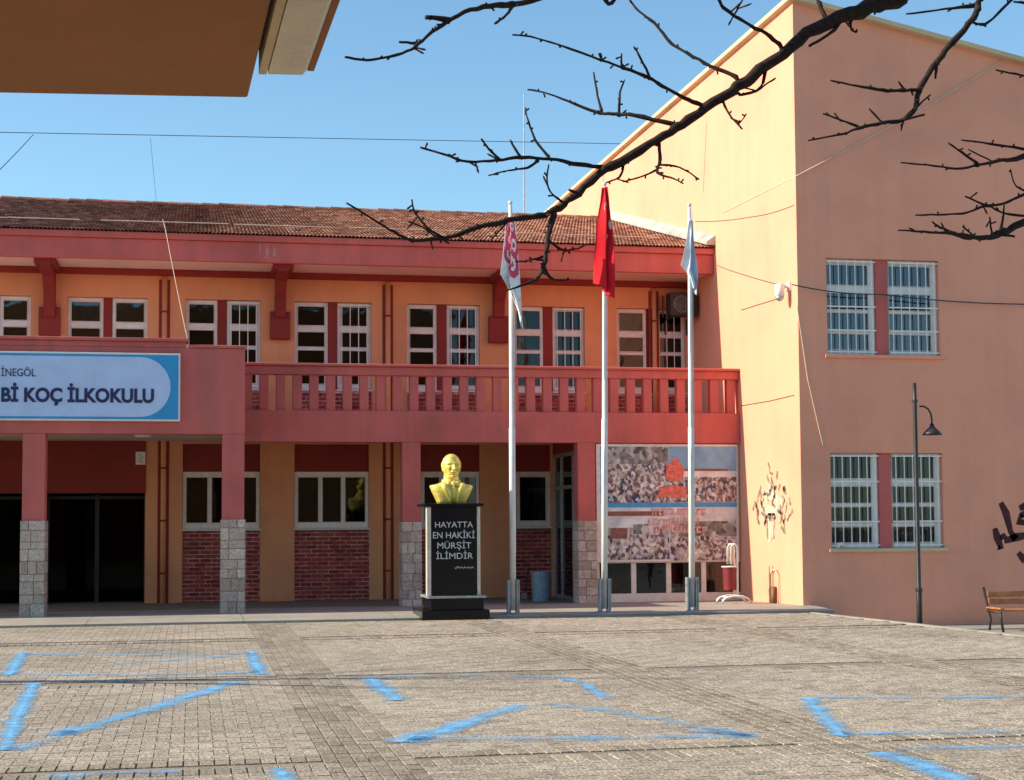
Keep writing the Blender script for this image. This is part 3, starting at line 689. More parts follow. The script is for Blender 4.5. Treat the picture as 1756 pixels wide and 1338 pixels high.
ncol = int((rx1 - max(rx0, -7.5)) / tw_)
for r_ in range(nrow):
    s0 = r_ * rowh; s1 = min(s0 + rowh + .05, SL)
    for c in range(ncol):
        x = rx1 - (c + 1) * tw_ ; t = min(1, max(0, R.gauss(.5, .22))); dz = R.uniform(-.004, .004); vs = []
        for (s_, lift) in ((s0, .030), (s1, .006)):
            for (px, pzz) in prof:
                q = lift + pzz + dz; vs.append((x + px * tw_, YEV - .1 + s_ * ca - q * sa, zEave - .03 + s_ * sa + q * ca))
        n = len(prof); fs = [(k, k + 1, n + k + 1, n + k) for k in range(n - 1)]
        lo = [(v[0], v[1] + .018 * sa, v[2] - .018 * ca) for v in vs[:n]]; vs += lo
        fs += [(2 * n + k, 2 * n + k + 1, k + 1, k) for k in range(n - 1)]
        tb.add(vs, fs, 0, t)
struct(tb.build('roof_tiles', M['tile'], roof, norm=False), 'stuff')
k = 0; x = rx1 - .05
capc = {}
while x > -7.4 and k < 60:
    v = k % 4
    if v not in capc:
        q = MB(); vs = []
        for (xx, rr) in ((0, .115), (-.42, .135)):
            vs += [(xx, rr * math.cos(a_), rr * math.sin(a_) * .8 - .03) for a_ in [math.pi * i / 8 for i in range(9)]]
        q.add(vs, [(i, i + 1, 9 + i + 1, 9 + i) for i in range(8)] + [tuple(range(9)), tuple(range(9, 18))[::-1]], 0, .35 + .17 * v); capc[v] = q.mesh('ridge_tile', M['tile'])
    o = put('ridge_tile', capc[v], roof); o.location = (x, YRG, zRidge - .005 + R.uniform(-.008, .008)); x -= .395; k += 1
for (s_, nm) in ((.95, 'snow_rail'),):
    q = .11; b = MB(); yy = YEV - .1 + s_ * ca; z_ = zEave + s_ * sa + q
    xx = rx1 - .9
    while xx > -7.2:
        L = R.uniform(1.2, 2.8); b.tube([(xx, yy, z_ + R.uniform(-.01, .01)), (xx - L, yy, z_ + R.uniform(-.01, .01))], .011, 6); xx -= L + R.choice([.0, .1, .4])
    b.build(nm, M['palecable'], roof)
fl = MB(); t0 = Vector((XR - .02, YEV - .12, zEave + .12)); t1 = Vector((XR - .02, YRG, zRidge + .10))
fl.hexa([(XR - .20, t0.y, t0.z - .07), (XR - .004, t0.y, t0.z - .07), (XR - .004, t1.y, t1.z - .07), (XR - .20, t1.y, t1.z - .07)], [(XR - .20, t0.y, t0.z), (XR - .004, t0.y, t0.z + .14), (XR - .004, t1.y, t1.z + .14), (XR - .20, t1.y, t1.z)])
fl.build('roof_flashing', M['flash'], roof, bevel=.01)
g = MB(); g.poly([(XL, YEV + .2, zSof), (XL, 47, zSof), (XL, YRG, zRidge - .06)]); g.build('gable_end', M['orange'], school, norm=False)

# ================================================================== SALMON WING (right)
wing = thing('school_wing', 'salmon two-storey wing with sunlit yellow side wall, barred windows and sloping roof edge', 'building', (XR + 3, YF, 0))
zc0 = ZY(1361, 2, YF); pR = onY(1756, 110, YF); slope = (pR.z - zc0) / (pR.x - XR); XE = 21.0; zcE = zc0 + slope * (XE - XR)
rw = []
for (ua, ub, uc, ud, vt, vb) in ((1418, 1504, 1525, 1611, 445, 612), (1425, 1510, 1531, 1618, 777, 943)):
    rw.append((XY(ua, YF, (vt + vb) / 2), XY(ub, YF, (vt + vb) / 2), XY(uc, YF, (vt + vb) / 2), XY(ud, YF, (vt + vb) / 2), ZY(1518, vb, YF), ZY(1518, vt, YF)))
wb = MB(); hs = [(w_[0], w_[3], w_[4], w_[5]) for w_ in rw] + [(w_[0] + 4.2, w_[3] + 4.2, w_[4], w_[5]) for w_ in rw]; ztop = min(zcE, 8.5) - .2
wall_front(wb, XR, XE, -1.2, ztop, hs, YF, .18)
wb.add([(XR, YF, ztop), (XE, YF, ztop), (XE, YF, zcE), (XR, YF, zc0)], [(0, 1, 2, 3)])
YBK = 46.5
wb.quad((XR, YBK, -1.2), (XR, YF, -1.2), (XR, YF, zc0), (XR, YBK, zc0)); wb.quad((XE, YF, -1.2), (XE, YBK, -1.2), (XE, YBK, zcE), (XE, YF, zcE)); wb.quad((XE, YBK, -1.2), (XR, YBK, -1.2), (XR, YBK, zc0), (XE, YBK, zcE))
wb.build('wall', M['salmon'], wing, norm=False)
rb = MB(); rb.hexa([(XR - .10, YF - .16, zc0 - .0), (XE + .2, YF - .16, zcE - .06), (XE + .2, YBK + .2, zcE - .06), (XR - .10, YBK + .2, zc0 - .0)], [(XR - .10, YF - .16, zc0 + .09), (XE + .2, YF - .16, zcE + .03), (XE + .2, YBK + .2, zcE + .03), (XR - .10, YBK + .2, zc0 + .09)])
rb.build('roof', M['cream'], wing, bevel=.01)
ib = MB(); ib.box(XR + .3, XE - .2, YF + 3.2, YF + 3.3, -.5, 7.5); ib.box(XR + .3, XE - .2, YF + .25, YF + 3.2, 2.75, 2.95); ib.box(XR + .3, XE - .2, YF + .25, YF + 3.2, 6.6, 6.8); ib.build('interior_wall', M['room'], wing)
rowsR = [(0.055, 0.275), (0.35, 0.53), (0.555, 0.745), (0.775, 0.95)]; rowsL = [(0.02, 0.27), (0.345, 0.53), (0.56, 0.735), (0.77, 0.945)]
for k, w_ in enumerate(rw):
    for (dx) in (0, 4.2):
        rws = rowsR if k == 0 else rowsL
        for (a, c) in ((w_[0], w_[1]), (w_[2], w_[3])):
            window(wing, a + dx + .003, c + dx - .003, w_[4] + .03, w_[5] - .003, YF + .10, rws, fr=.022, jamb=.115, grille=6, glass='glassblue' if k == 0 else 'glass', hbars=(.5, .745) if k == 0 else (.3, .72), sill=False,
                   curtain=('bluecurtain', .02, .98, .98) if k == 0 else None, gy=.075)
        box('window_pier', M['red'], wing, w_[1] + dx + .001, w_[2] + dx - .001, YF + .055, YF + .17, w_[4], w_[5] - .002)
        b = MB(); b.box(w_[0] + dx - .06, w_[3] + dx + .06, YF - .05, YF + .17, w_[4] - .035, w_[4] + .028); b.build('sill', M['cream'] if k else M['salmon'], wing, bevel=.006)

# ================================================================== CANOPY overhead (top left)
zk = 3.25; ccor = onZ(425, 168, zk); cl2 = onZ(0, 160, zk); ct = onZ(466, -4, zk)
can = thing('canopy', 'shaded brown underside of a nearby roof overhang with pale box gutter', 'canopy', (ccor.x - 2, ccor.y - 2, 0))
dirx = (cl2 - ccor).normalized(); diry = (ct - ccor).normalized()
A = ccor; B = ccor + dirx * 5; C_ = ccor + diry * 5; D = B + diry * 5
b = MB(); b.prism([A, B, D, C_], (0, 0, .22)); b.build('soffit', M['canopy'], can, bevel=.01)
g0 = onZ(444, 110, zk + .10)
def offs(p, a, t, dz=0): return p + dirx * (-a) + diry * t + Vector((0, 0, dz))
b = MB(); s = (g0 - ccor).dot(diry); s = max(.35, s)
b.prism([offs(A, .02, s), offs(A, .05, s), offs(A, .05, 5), offs(A, .02, 5)], (0, 0, .2)); b.build('edge_board', M['cream'], can)
b = MB(); b.prism([offs(A, .055, s), offs(A, .055, s, .18), offs(A, .215, s, .18), offs(A, .215, s, .03), offs(A, .19, s)], diry * 4.6); b.build('box_gutter', M['gutter'], can, bevel=.004)
b = MB(); b.prism([offs(A, .21, s - .01, .02), offs(A, .235, s - .01, .02), offs(A, .235, s - .01, .20), offs(A, .21, s - .01, .20)], diry * 4.6); b.build('gutter_lip', M['canopy'], can)
b = MB(); b.prism([offs(A, .06, s - .03, .01), offs(A, .06, s - .03, .17), offs(A, .20, s - .03, .17), offs(A, .20, s - .03, .03)], diry * .03); b.build('gutter_end', M['gutter'], can)
for q in (B + diry * .3 + dirx * -.3, D + diry * -.3 + dirx * -.3):
    b = MB(); b.box(q.x - .12, q.x + .12, q.y - .12, q.y + .12, -.07, zk - .001); b.build('post', M['canopy'], can, bevel=.01)

# the building behind the photographer, to which the overhang belongs
b = MB(); b.box(-16, 11, -3.4, -3.0, -.3, 10.8); b.build('wall', M['canopy'], can)  # unseen; added and sized to block sky light and darken glass reflections
# ================================================================== SIGN BOARD
ys = YP - .09; sx1 = XY(309, ys, 660); sz0 = ZY(200, 722, ys); sz1 = ZY(200, 605, ys); sx0 = -7.4
sign = thing('sign_board', 'pale blue school name board on the red portico beam', 'sign', ((sx0 + sx1) / 2, ys, sz0))
box('sign_frame', M['white'], sign, sx0, sx1, ys, ys + .088, sz0, sz1, .006)
box('sign_border', M['signblue'], sign, sx0 + .03, sx1 - .03, ys - .004, ys + .01, sz0 + .03, sz1 - .03, 0)
b = MB(); rr = (sz1 - sz0) / 2 - .07; zc_ = (sz0 + sz1) / 2; xc = sx1 - .16 - rr
pts = [(sx0 + .1, ys - .008, zc_ - rr)] + [(xc + rr * math.cos(a_), ys - .008, zc_ + rr * math.sin(a_)) for a_ in [math.pi * (-.5 + i / 24) for i in range(25)]] + [(sx0 + .1, ys - .008, zc_ + rr)]
b.prism(pts, (0, .003, 0)); b.build('sign_panel', M['signpale'], sign)
def letters(parent, body, x0, x1, zbase, y, hcap, mat, bold=.0, depth=.006):
    me, w = text_mesh(body, hcap / .729, (x1 - x0) if x1 else None, depth, bold); me.materials.append(M[mat]); o = put('lettering', me, parent); o.location = (x0, y, zbase) ; return o
def place_letters(parent, body, ua, ub, vbase, vcap, Y, mat, bold=0.0, y=None):
    p0 = onY(ua, vbase, Y); p1 = onY(ub, vbase, Y); hc = onY(ua, vcap, Y).z - p0.z
    me, w = text_mesh(body, hc / .729, p1.x - p0.x, .005, bold); me.materials.append(M[mat]); o = put('lettering', me, parent)
    o.location = (p0.x, Y - .003, p0.z); return o
place_letters(sign, 'Bİ KOÇ İLKOKULU', 2, 264, 688, 664, ys - .011, 'navy', .012)
place_letters(sign, 'İNEGÖL', 2, 61, 645, 631, ys - .011, 'navy', .0)

# ================================================================== POSTER BOARD
def crowd(name, scale, stops, dark=0.5):
    m, n, l, b_ = mk(name); p = n.new('ShaderNodeNewGeometry').outputs['Position']
    v = n.new('ShaderNodeTexVoronoi'); v.inputs['Scale'].default_value = scale; mp = n.new('ShaderNodeMapping'); mp.inputs['Scale'].default_value = (1, 0.001, .8); l.new(p, mp.inputs[0]); l.new(mp.outputs[0], v.inputs['Vector'])
    s = n.new('ShaderNodeSeparateColor'); l.new(v.outputs['Color'], s.inputs[0])
    c = ramp(n, l, s.outputs[0], stops); c.node.color_ramp.interpolation = 'CONSTANT'
    v2 = n.new('ShaderNodeTexVoronoi'); v2.inputs['Scale'].default_value = scale * .3; l.new(mp.outputs[0], v2.inputs['Vector'])
    s2 = n.new('ShaderNodeSeparateColor'); l.new(v2.outputs['Color'], s2.inputs[0]); cc = ramp(n, l, s2.outputs[1], stops); c = mixc(n, l, .3, c, cc)
    f = noise(n, l, mp.outputs[0], scale * .35, 4); c = mixc(n, l, 1.0, c, ramp(n, l, f, [(.35, grey(.55)), (.65, grey(1.1))]), 'MULTIPLY')
    l.new(c, b_.inputs['Base Color']); b_.inputs['Roughness'].default_value = .45; return m
M['crowd1'] = crowd('crowd_print', 22, [(0, (.012, .012, .02, 1)), (.24, (.70, .68, .66, 1)), (.42, (.42, .27, .22, 1)), (.54, (.85, .84, .83, 1)), (.72, (.28, .03, .05, 1)), (.80, (.03, .06, .10, 1)), (.88, (.50, .52, .50, 1)), (.94, (.04, .12, .34, 1))])
M['crowd2'] = crowd('pale_crowd_print', 19, [(0, (.05, .03, .04, 1)), (.2, (.72, .64, .60, 1)), (.5, (.84, .80, .78, 1)), (.72, (.50, .40, .36, 1)), (.84, (.06, .04, .06, 1)), (.95, (.16, .14, .34, 1))])
M['crowd3'] = crowd('grey_crowd_print', 12, [(0, (.06, .06, .06, 1)), (.2, (.34, .33, .32, 1)), (.55, (.62, .62, .60, 1)), (.8, (.2, .2, .2, 1))])
M['printsky'] = plain('sky_print', (.22, .46, .70), .45, var=.2, scale=1.2); M['printpale'] = plain('pale_print', (.66, .70, .72), .45, var=.15, scale=3)
M['printblue'] = plain('blue_print', (.06, .33, .66), .45); M['printcoral'] = plain('coral_print', (.72, .17, .12), .45, var=.2, scale=12); M['printpink'] = plain('pink_print', (.76, .36, .34), .45, var=.25, scale=10)
M['printbrown'] = plain('brown_print', (.26, .09, .07), .45, var=.2); M['printwhite'] = plain('white_print', (.74, .72, .70), .45)
yq = YC + .04
pp = lambda u, v, d=0: onY(u, v, yq - d)
poster = thing('poster_board', 'large photo collage poster between stone column and sunlit wall', 'poster', (pp(1145, 962).x, yq, pp(1145, 962).z))
def rect_px(b, ua, ub, va, vb, y, mi=0, th=.002):
    p = onY(ua, (va + vb) / 2, y); q = onY(ub, (va + vb) / 2, y); z1_ = onY((ua + ub) / 2, va, y).z; z0_ = onY((ua + ub) / 2, vb, y).z
    b.box(p.x, q.x, y, y + th, z0_, z1_, mi)
b = MB(); rect_px(b, 1023, 1266, 762, 963, yq, 0, .055); b.build('board', M['printwhite'], poster, bevel=.004)
def pic(name, rects, mats, lvl):
    b = MB()
    for (ua, ub, va, vb, mi) in rects: rect_px(b, ua, ub, va, vb, yq - .004 - .003 * lvl, mi); lvl += .3
    return b.build(name, mats, poster)
pic('picture', [(1030, 1146, 766, 864, 0), (1031, 1146, 766, 796, 1), (1030, 1041, 768, 860, 3), (1041, 1264, 862, 870, 2)], [M['crowd1'], M['crowd3'], M['printblue'], M['printsky']], 0)
pic('picture', [(1147, 1263, 766, 810, 0), (1147, 1263, 808, 818, 1), (1147, 1263, 818, 861, 2), (1165, 1248, 804, 808, 3)], [M['printsky'], M['printpale'], M['crowd1'], M['printbrown']], 0)
pic('picture', [(1040, 1148, 872, 905, 0), (1040, 1148, 905, 960, 1), (1040, 1140, 877, 885, 2), (1048, 1076, 906, 924, 2), (1086, 1112, 899, 916, 3)], [M['printpale'], M['crowd2'], M['printbrown'], M['crowd3']], 0)
pic('picture', [(1150, 1263, 866, 894, 0), (1150, 1263, 894, 920, 1), (1150, 1263, 920, 961, 2), (1178, 1256, 926, 940, 3)], [M['printpale'], M['crowd3'], M['crowd2'], M['crowd1']], 0)
b = MB(); yy = yq - .014
def ppoly(pts): b.prism([onY(u_, v_, yy) for u_, v_ in pts], (0, .003, 0))
ppoly([(1142, 822), (1142, 802), (1158, 784), (1174, 804), (1170, 822), (1160, 826), (1150, 826)]); ppoly([(1128, 854), (1130, 838), (1150, 832), (1172, 834), (1178, 840), (1176, 855), (1150, 852)])
b.build('emblem', M['printcoral'], poster)
b = MB()
for (v0, ua, ub) in ((878, 1118, 1205), (896, 1112, 1150), (893, 1155, 1200), (908, 1122, 1205)):
    u_ = ua
    while u_ < ub:
        w_ = R.uniform(5, 10); z_ = R.uniform(-1, 1)
        k_ = R.choice([0, 1, 2])
        rect_px(b, u_, u_ + 2.6, v0 + z_ - 6, v0 + z_ + 6, yq - .0145, 0)
        if k_: rect_px(b, u_ + 2.7, u_ + w_ - 1.5, v0 + z_ - 6, v0 + z_ - 3, yq - .0145, 0)
        if k_ != 1: rect_px(b, u_ + 2.7, u_ + w_ - 1.5, v0 + z_ + 2, v0 + z_ + 5, yq - .0145, 0)
        u_ += w_
b.build('print_marks', M['printpink'], poster)

# ================================================================== BUST AND PEDESTAL
yf = 25.0; uc_ = 779; pcx = XY(778, yf, 950); s_ = 1.0
ped = thing('pedestal', 'black granite pedestal with beige corner posts and engraved motto', 'pedestal', (pcx, yf + .5, -.06))
px = lambda u_: XY(u_, yf + .12, 950) ; pzv = lambda v_: ZY(780, v_, yf + .12)
dep = .80
box('plinth', M['blackstone'], ped, XY(724, yf, 1055), XY(840, yf, 1055), yf, yf + dep + .3, -.07, ZY(780, 1047, yf), .008)
box('base_block', M['blackstone'], ped, px(738), px(829), yf + .09, yf + dep + .12, ZY(780, 1047, yf) + .001, pzv(1026), .008)
box('base_trim', M['steel'], ped, px(733), px(832), yf + .05, yf + dep + .16, pzv(1026) + .001, pzv(1022), .003)
shaft = box('shaft', M['blackstone'], ped, px(740), px(818), yf + .13, yf + dep + .04, pzv(1022) + .001, pzv(869), .006)
for (ua, ub) in ((731.5, 739.5), (818.5, 824)):
    for yy in (yf + .12,):
        b = MB(); b.box(px(ua), px(ub), yy, yy + .1, pzv(1022) + .001, pzv(869)); b.build('corner_post', M['marble'], ped, bevel=.012)
box('top_slab', M['blackstone'], ped, px(727), px(829), yf + .07, yf + dep + .1, pzv(868.8), pzv(863.5), .006)
for (tx, ua, ub, vb, vc) in (('HAYATTA', 746, 811, 905, 894.5), ('EN HAKİKİ', 742.5, 814, 923.5, 912), ('MÜRŞİT', 750, 808, 941, 930), ('İLİMDİR', 748, 811, 959, 948)):
    place_letters(ped, tx, ua, ub, vb, vc, yf + .126, 'silverletter', .0)
b = MB(); sp = [onY(780 + 2 * k * .95, 973.5 + math.sin(k * 1.9) * (1.6 if k > 3 else 3), yf + .126) for k in range(18)]; b.tube(sp, .0055, 5); b.build('signature', M['silverletter'], ped)

import numpy as np
def bust_mesh():
    # origin at base centre, facing -Y; units: metres for total height ~0.80
    b = MB(); n = 40
    # torso sections (z, half width, half depth, y offset, squareness)
    T = [(0.0, .235, .150, .0), (.05, .248, .160, .0), (.12, .282, .178, .0), (.20, .322, .188, .0), (.26, .348, .185, .005), (.285, .352, .172, .01), (.298, .340, .160, .012), (.308, .285, .150, .015), (.325, .215, .138, .02), (.345, .165, .125, .025), (.37, .135, .118, .025), (.40, .122, .112, .022), (.45, .118, .110, .018), (.52, .115, .110, .015)]
    vs = []
    for (z, w, d, yo) in T:
        for k in range(n):
            a = 2 * math.pi * k / n; ca_, sa_ = math.cos(a), math.sin(a); e = .72 if z < .33 else .95
            x = w * math.copysign(abs(ca_) ** e, ca_); y = d * math.copysign(abs(sa_) ** e, sa_) + yo
            # coat: lapel ridges and shirt V on the chest front
            if sa_ < 0 and z < .34:
                fx = abs(x); vee = .02 + .30 * max(0, z - .03)
                y -= .030 * math.exp(-((fx - vee - .03) / .030) ** 2) * min(1, z / .05 + .3)
                if fx < vee: y += .026
                y -= .012 * math.exp(-(x / .022) ** 2) * (1 if z > .03 else 0)
            vs.append((x, y, z))
    fs = [(i * n + k, i * n + (k + 1) % n, (i + 1) * n + (k + 1) % n, (i + 1) * n + k) for i in range(len(T) - 1) for k in range(n)] + [tuple(range(n))[::-1]]
    b.add(vs, fs)
    # collar
    cp = []
    for k in range(25):
        a = -math.pi / 2 + 2 * math.pi * k / 24; cp.append((.140 * math.cos(a), .128 * math.sin(a) + .022, .372 + .022 * math.sin(a)))
    b.tube(cp, .017, 8)
    for s in (-1, 1):
        b.prism([(s * .012, -.125, .345), (s * .11, -.12, .37), (s * .10, -.185, .27), (s * .035, -.195, .29)], (0, .03, 0))
    def strip(pts, wd, th):
        vs = []; n_ = len(pts)
        for p0, w0 in zip(pts, wd): vs += [(p0[0] - w0, p0[1] + .06, p0[2]), (p0[0] - w0 * .96, p0[1], p0[2]), (p0[0] + w0 * .96, p0[1], p0[2]), (p0[0] + w0, p0[1] + .06, p0[2])]
        b.add(vs, [(4 * k + c, 4 * k + c + 1, 4 * k + 5 + c, 4 * k + 4 + c) for k in range(n_ - 1) for c in range(3)] + [(0, 1, 2, 3), (4 * n_ - 1, 4 * n_ - 2, 4 * n_ - 3, 4 * n_ - 4)])
    strip([(0, -.150, .352), (0, -.190, .325), (0, -.188, .30), (0, -.196, .22), (0, -.188, .12), (0, -.172, .02)], [.022, .030, .020, .028, .034, .034], .05)
    for s in (-1, 1):
        strip([(s * .150, -.130, .345), (s * .150, -.190, .30), (s * .130, -.214, .24), (s * .095, -.210, .15), (s * .062, -.198, .06), (s * .05, -.182, .0)], [.02, .05, .055, .036, .020, .012], .05)
    # head: displaced sphere, front -Y
    nu, nv = 112, 84; hv = []; C0 = Vector((0, -.012, .602))
    def g(x, z, cx, cz, wx, wz): return math.exp(-((x - cx) / wx) ** 2 - ((z - cz) / wz) ** 2)
    for j in range(nv + 1):
        ph = math.pi * j / nv
        for i in range(nu):
            th = 2 * math.pi * i / nu
            d = Vector((math.sin(ph) * math.cos(th), math.sin(ph) * math.sin(th), math.cos(ph)))
            up = d.z > 0
            rx = .150 - .024 * max(0, -d.z) ** 2; ry = .172; rz = .190 if up else .212
            p = Vector((d.x * rx, d.y * ry, d.z * rz))
            if d.z > .25: p.y += .006
            if d.z < -.1 and d.y > 0: p.y *= 1 - .38 * min(1, (-d.z - .1) * 1.3)          # nape
            fr = max(0, -d.y)
            if fr > 0.05:
                x, z = p.x / 1.12, p.z / 1.12; f = 0
                f += .040 * g(x, z, 0, -.040, .017, .022) + .022 * g(x, z, 0, -.004, .011, .042) + .012 * (g(x, z, .018, -.048, .010, .010) + g(x, z, -.018, -.048, .010, .010))
                f += .017 * (g(x, z, .046, .046, .036, .009) + g(x, z, -.046, .046, .036, .009))       # brows
                f -= .027 * (g(x, z, .046, .022, .027, .014) + g(x, z, -.046, .022, .027, .014))       # sockets
                f += .012 * (g(x, z, .046, .020, .014, .007) + g(x, z, -.046, .020, .014, .007))       # lids
                f += .010 * (g(x, z, .070, -.025, .028, .026) + g(x, z, -.070, -.025, .028, .026))     # cheekbones
                f -= .010 * (g(x, z, .040, -.062, .012, .022) + g(x, z, -.040, -.062, .012, .022))     # folds beside the mouth
                f += .013 * g(x, z, 0, -.083, .034, .008) + .013 * g(x, z, 0, -.106, .028, .009)       # lips
                f -= .020 * g(x, z, 0, -.0945, .038, .0045); f -= .010 * g(x, z, 0, -.124, .04, .009)
                f += .022 * g(x, z, 0, -.152, .038, .024)                                              # chin
                f -= .014 * (g(x, z, .082, -.085, .026, .034) + g(x, z, -.082, -.085, .026, .034))
                p.y -= 1.75 * f * min(1, fr * 1.7)
            hl = d.z - (.60 - .10 * abs(math.sin(th * 1.0 + math.pi / 2)) ** 2 * 0) if d.y < 0 else d.z
            side = abs(d.x) > .80 and d.z > .12
            hair = (d.y < 0 and (d.z > .66 or side)) or (d.y >= 0 and d.z > -.38)
            if hair: p *= 1.065 + .012 * math.sin(p.x * 170 + p.z * 20)
            hv.append(p + C0)
    hf = [(j * nu + i, j * nu + (i + 1) % nu, (j + 1) * nu + (i + 1) % nu, (j + 1) * nu + i) for j in range(nv) for i in range(nu)]
    b.add(hv, hf)
    for s in (-1, 1):    # ears
        ev = []; ne = 12
        for q, (rr_, xo) in enumerate(((1.0, 0), (1.08, .016), (.72, .020), (.4, .008))):
            for k in range(ne):
                a = 2 * math.pi * k / ne; ev.append((s * (.141 + xo), -.005 + .026 * rr_ * math.cos(a) + .012 * xo / .016 , .618 + .045 * rr_ * math.sin(a) * (1 if math.sin(a) > 0 else .85)))
        b.add(ev, [(q * ne + k, q * ne + (k + 1) % ne, (q + 1) * ne + (k + 1) % ne, (q + 1) * ne + k) for q in range(3) for k in range(ne)] + [tuple(range(3 * ne, 4 * ne))])
    return b
bb = bust_mesh(); bo = bb.build('bust', M['gold'], None, smooth=True)
sc = (ZY(775, 779, yf + .5) - ZY(775, 864, yf + .5)) / .80; bo.scale = (sc, sc, sc); bo.location = (XY(774, yf + .5, 850), yf + .5, pzv(863.5)); bo.rotation_euler = (0, 0, math.radians(4))
tag(bo, 'golden bust of a man in a suit on the black pedestal', 'bust')

# ================================================================== FLAGPOLES AND FLAGS
YFP = 25.55
poles = [(875, 880, 348, 1054, 998, 'white flagpole nearest the golden bust, carrying the white and pink flag'), (1036.5, 1036.5, 316, 1054, 992, 'white flagpole carrying the red flag, middle one of three'), (1182, 1187, 352, 1053, 992, 'white flagpole nearest the sunlit wall, carrying the pale grey flag')]
tops = []
def make_pole(h):
    t = thing('flagpole', 'x', 'flagpole', (0, 0, 0), 'flagpoles along the platform edge')
    b = MB(); b.tube([(0, 0, .06), (0, 0, h * .45), (0, 0, h * .451), (0, 0, h)], [.052, .049, .041, .030], 14); b.build('pole', M['pole'], t, smooth=True)
    b = MB(); b.tube([(0, 0, h), (0, 0, h + .03), (0, 0, h + .06), (0, 0, h + .075)], [.02, .042, .036, .005], 10); b.build('finial', M['pole'], t, smooth=True)
    for s in (-1, 1):
        b = MB(); b.box(s * .074 - .020, s * .074 + .020, -.05, .06, .012, .56); b.box(s * .092 - .006, s * .092 + .006, -.075, .075, .012, .56); b.box(s * .052 - .004, s * .052 + .004, -.075, .075, .012, .56); b.build('base_channel', M['steel'], t, bevel=.004)
    b = MB(); b.box(-.13, .13, -.12, .12, 0, .012); b.build('base_plate', M['steel'], t)
    b = MB()
    for z in (.16, .44): b.tube([(-.11, -.02, z), (.11, -.02, z)], .011, 6)
    b.build('bolt', M['steel'], t)
    b = MB(); b.tube([(.05, -.01, 1.0), (.052, -.012, h * .5), (.045, -.01, h - .1)], .004, 5); b.build('halyard', M['flagwhite'], t)
    return t
for k, (ut, ub, vt, vb, vc, lab) in enumerate(poles):
    pb_ = onY(ub, vb, YFP); zt = ZY(ut, vt, YFP); t = make_pole(zt - .02); t['label'] = lab; t.location = (pb_.x, YFP, -0.016)
    t.rotation_euler = (0, math.atan2(XY(ut, YFP, vt) - pb_.x, zt), 0); tops.append(t)
def flag(name, lab, Ypl, edgeL, edgeR, vtop, vbot, mats, colour, folds=4, seed=0, amp=.07):
    """limp hanging cloth; edgeL/edgeR: silhouette (u at t=0..1); colour(s,t) -> material index"""
    rr = random.Random(seed); b = MB(); ns, nt = 44, 60; vs = []
    ph = rr.uniform(0, 6)
    for j in range(nt + 1):
        t = j / nt
        def lerp(E):
            for (ta, ua), (tb, ub) in zip(E[:-1], E[1:]):
                if ta <= t <= tb: return ua + (ub - ua) * (t - ta) / (tb - ta)
            return E[-1][1]
        for i in range(ns + 1):
            s = i / ns; zt = vtop + (vbot(s) - vtop) * t if callable(vbot) else vtop + (vbot - vtop) * t
            uL, uR = lerp(edgeL), lerp(edgeR)
            w = .5 - .5 * math.cos(math.pi * min(1, (s * folds) % 2 if (s * folds) % 2 <= 1 else 2 - (s * folds) % 2))
            q = s * .68 + .32 * w; u_ = uL + (uR - uL) * q
            p = onY(u_, zt, Ypl); p.y += -.055 - amp * (.35 + .65 * t) * math.sin(s * folds * math.pi + ph + t * 1.4) + .02 * math.sin(t * 9 + s * 5)
            vs.append(p)
    me_f = [(j * (ns + 1) + i, j * (ns + 1) + i + 1, (j + 1) * (ns + 1) + i + 1, (j + 1) * (ns + 1) + i) for j in range(nt) for i in range(ns)]
    b.add(vs, me_f)
    b.m = [colour((i + .5) / ns, (j + .5) / nt) for j in range(nt) for i in range(ns)]
    o = b.build(name, mats, None, smooth=True, norm=False); sdm = o.modifiers.new('thick', 'SOLIDIFY'); sdm.thickness = .003
    tag(o, lab, 'flag', 'limp flags on the poles'); return o
def c1(s, t):
    for (cs, ct_, r_) in ((.2, .08, .09), (.75, .07, .09), (.3, .21, .13), (.8, .24, .12), (.25, .36, .11), (.75, .42, .13), (.4, .52, .09)):
        d = math.hypot((s - cs) * .55, t - ct_)
        if r_ * .5 < d < r_ or d < r_ * .25: return 1
    if t > .58 and (int(s * 21) * 7 + int(t * 37) * 5) % 29 == 0: return 2
    return 0
flag('flag', 'white and pink printed flag hanging limp beside the golden bust', YFP, [(0, 867), (.3, 862), (.62, 856), (.7, 864), (.8, 873), (1, 886)], [(0, 882), (.2, 887), (.5, 891), (.75, 893), (1, 897)], 378, lambda s: 530 + 36 * s, [M['flagwhite'], M['flagpink'], M['flaggrey']], c1, 3, 3, .06)
def c2(s, t):
    d1 = math.hypot(s - .72, (t - .30) * .9); d2 = math.hypot(s - .76, (t - .30) * .9)
    if d1 < .17 and d2 > .135: return 1
    if math.hypot(s - .93, (t - .34)) < .045: return 1
    return 0
flag('flag', 'red flag with white crescent hanging limp on the middle pole', YFP, [(0, 1031), (.15, 1029), (.4, 1022), (.7, 1019), (1, 1018)], [(0, 1040), (.2, 1044), (.5, 1050), (.8, 1051), (1, 1051)], 322, lambda s: 486 + 28 * s, [M['flagred'], M['flagwhite']], c2, 3, 5, .08)
flag('flag', 'pale blue grey flag hanging limp near the sunlit wall', YFP, [(0, 1180), (.3, 1176), (.75, 1167), (.85, 1176), (1, 1184)], [(0, 1186), (.3, 1189), (.7, 1194), (1, 1192)], 378, lambda s: 480 + 28 * s, [M['flaggrey'], M['flagwhite']], lambda s, t: 1 if s < .3 else 0, 3, 9, .06)

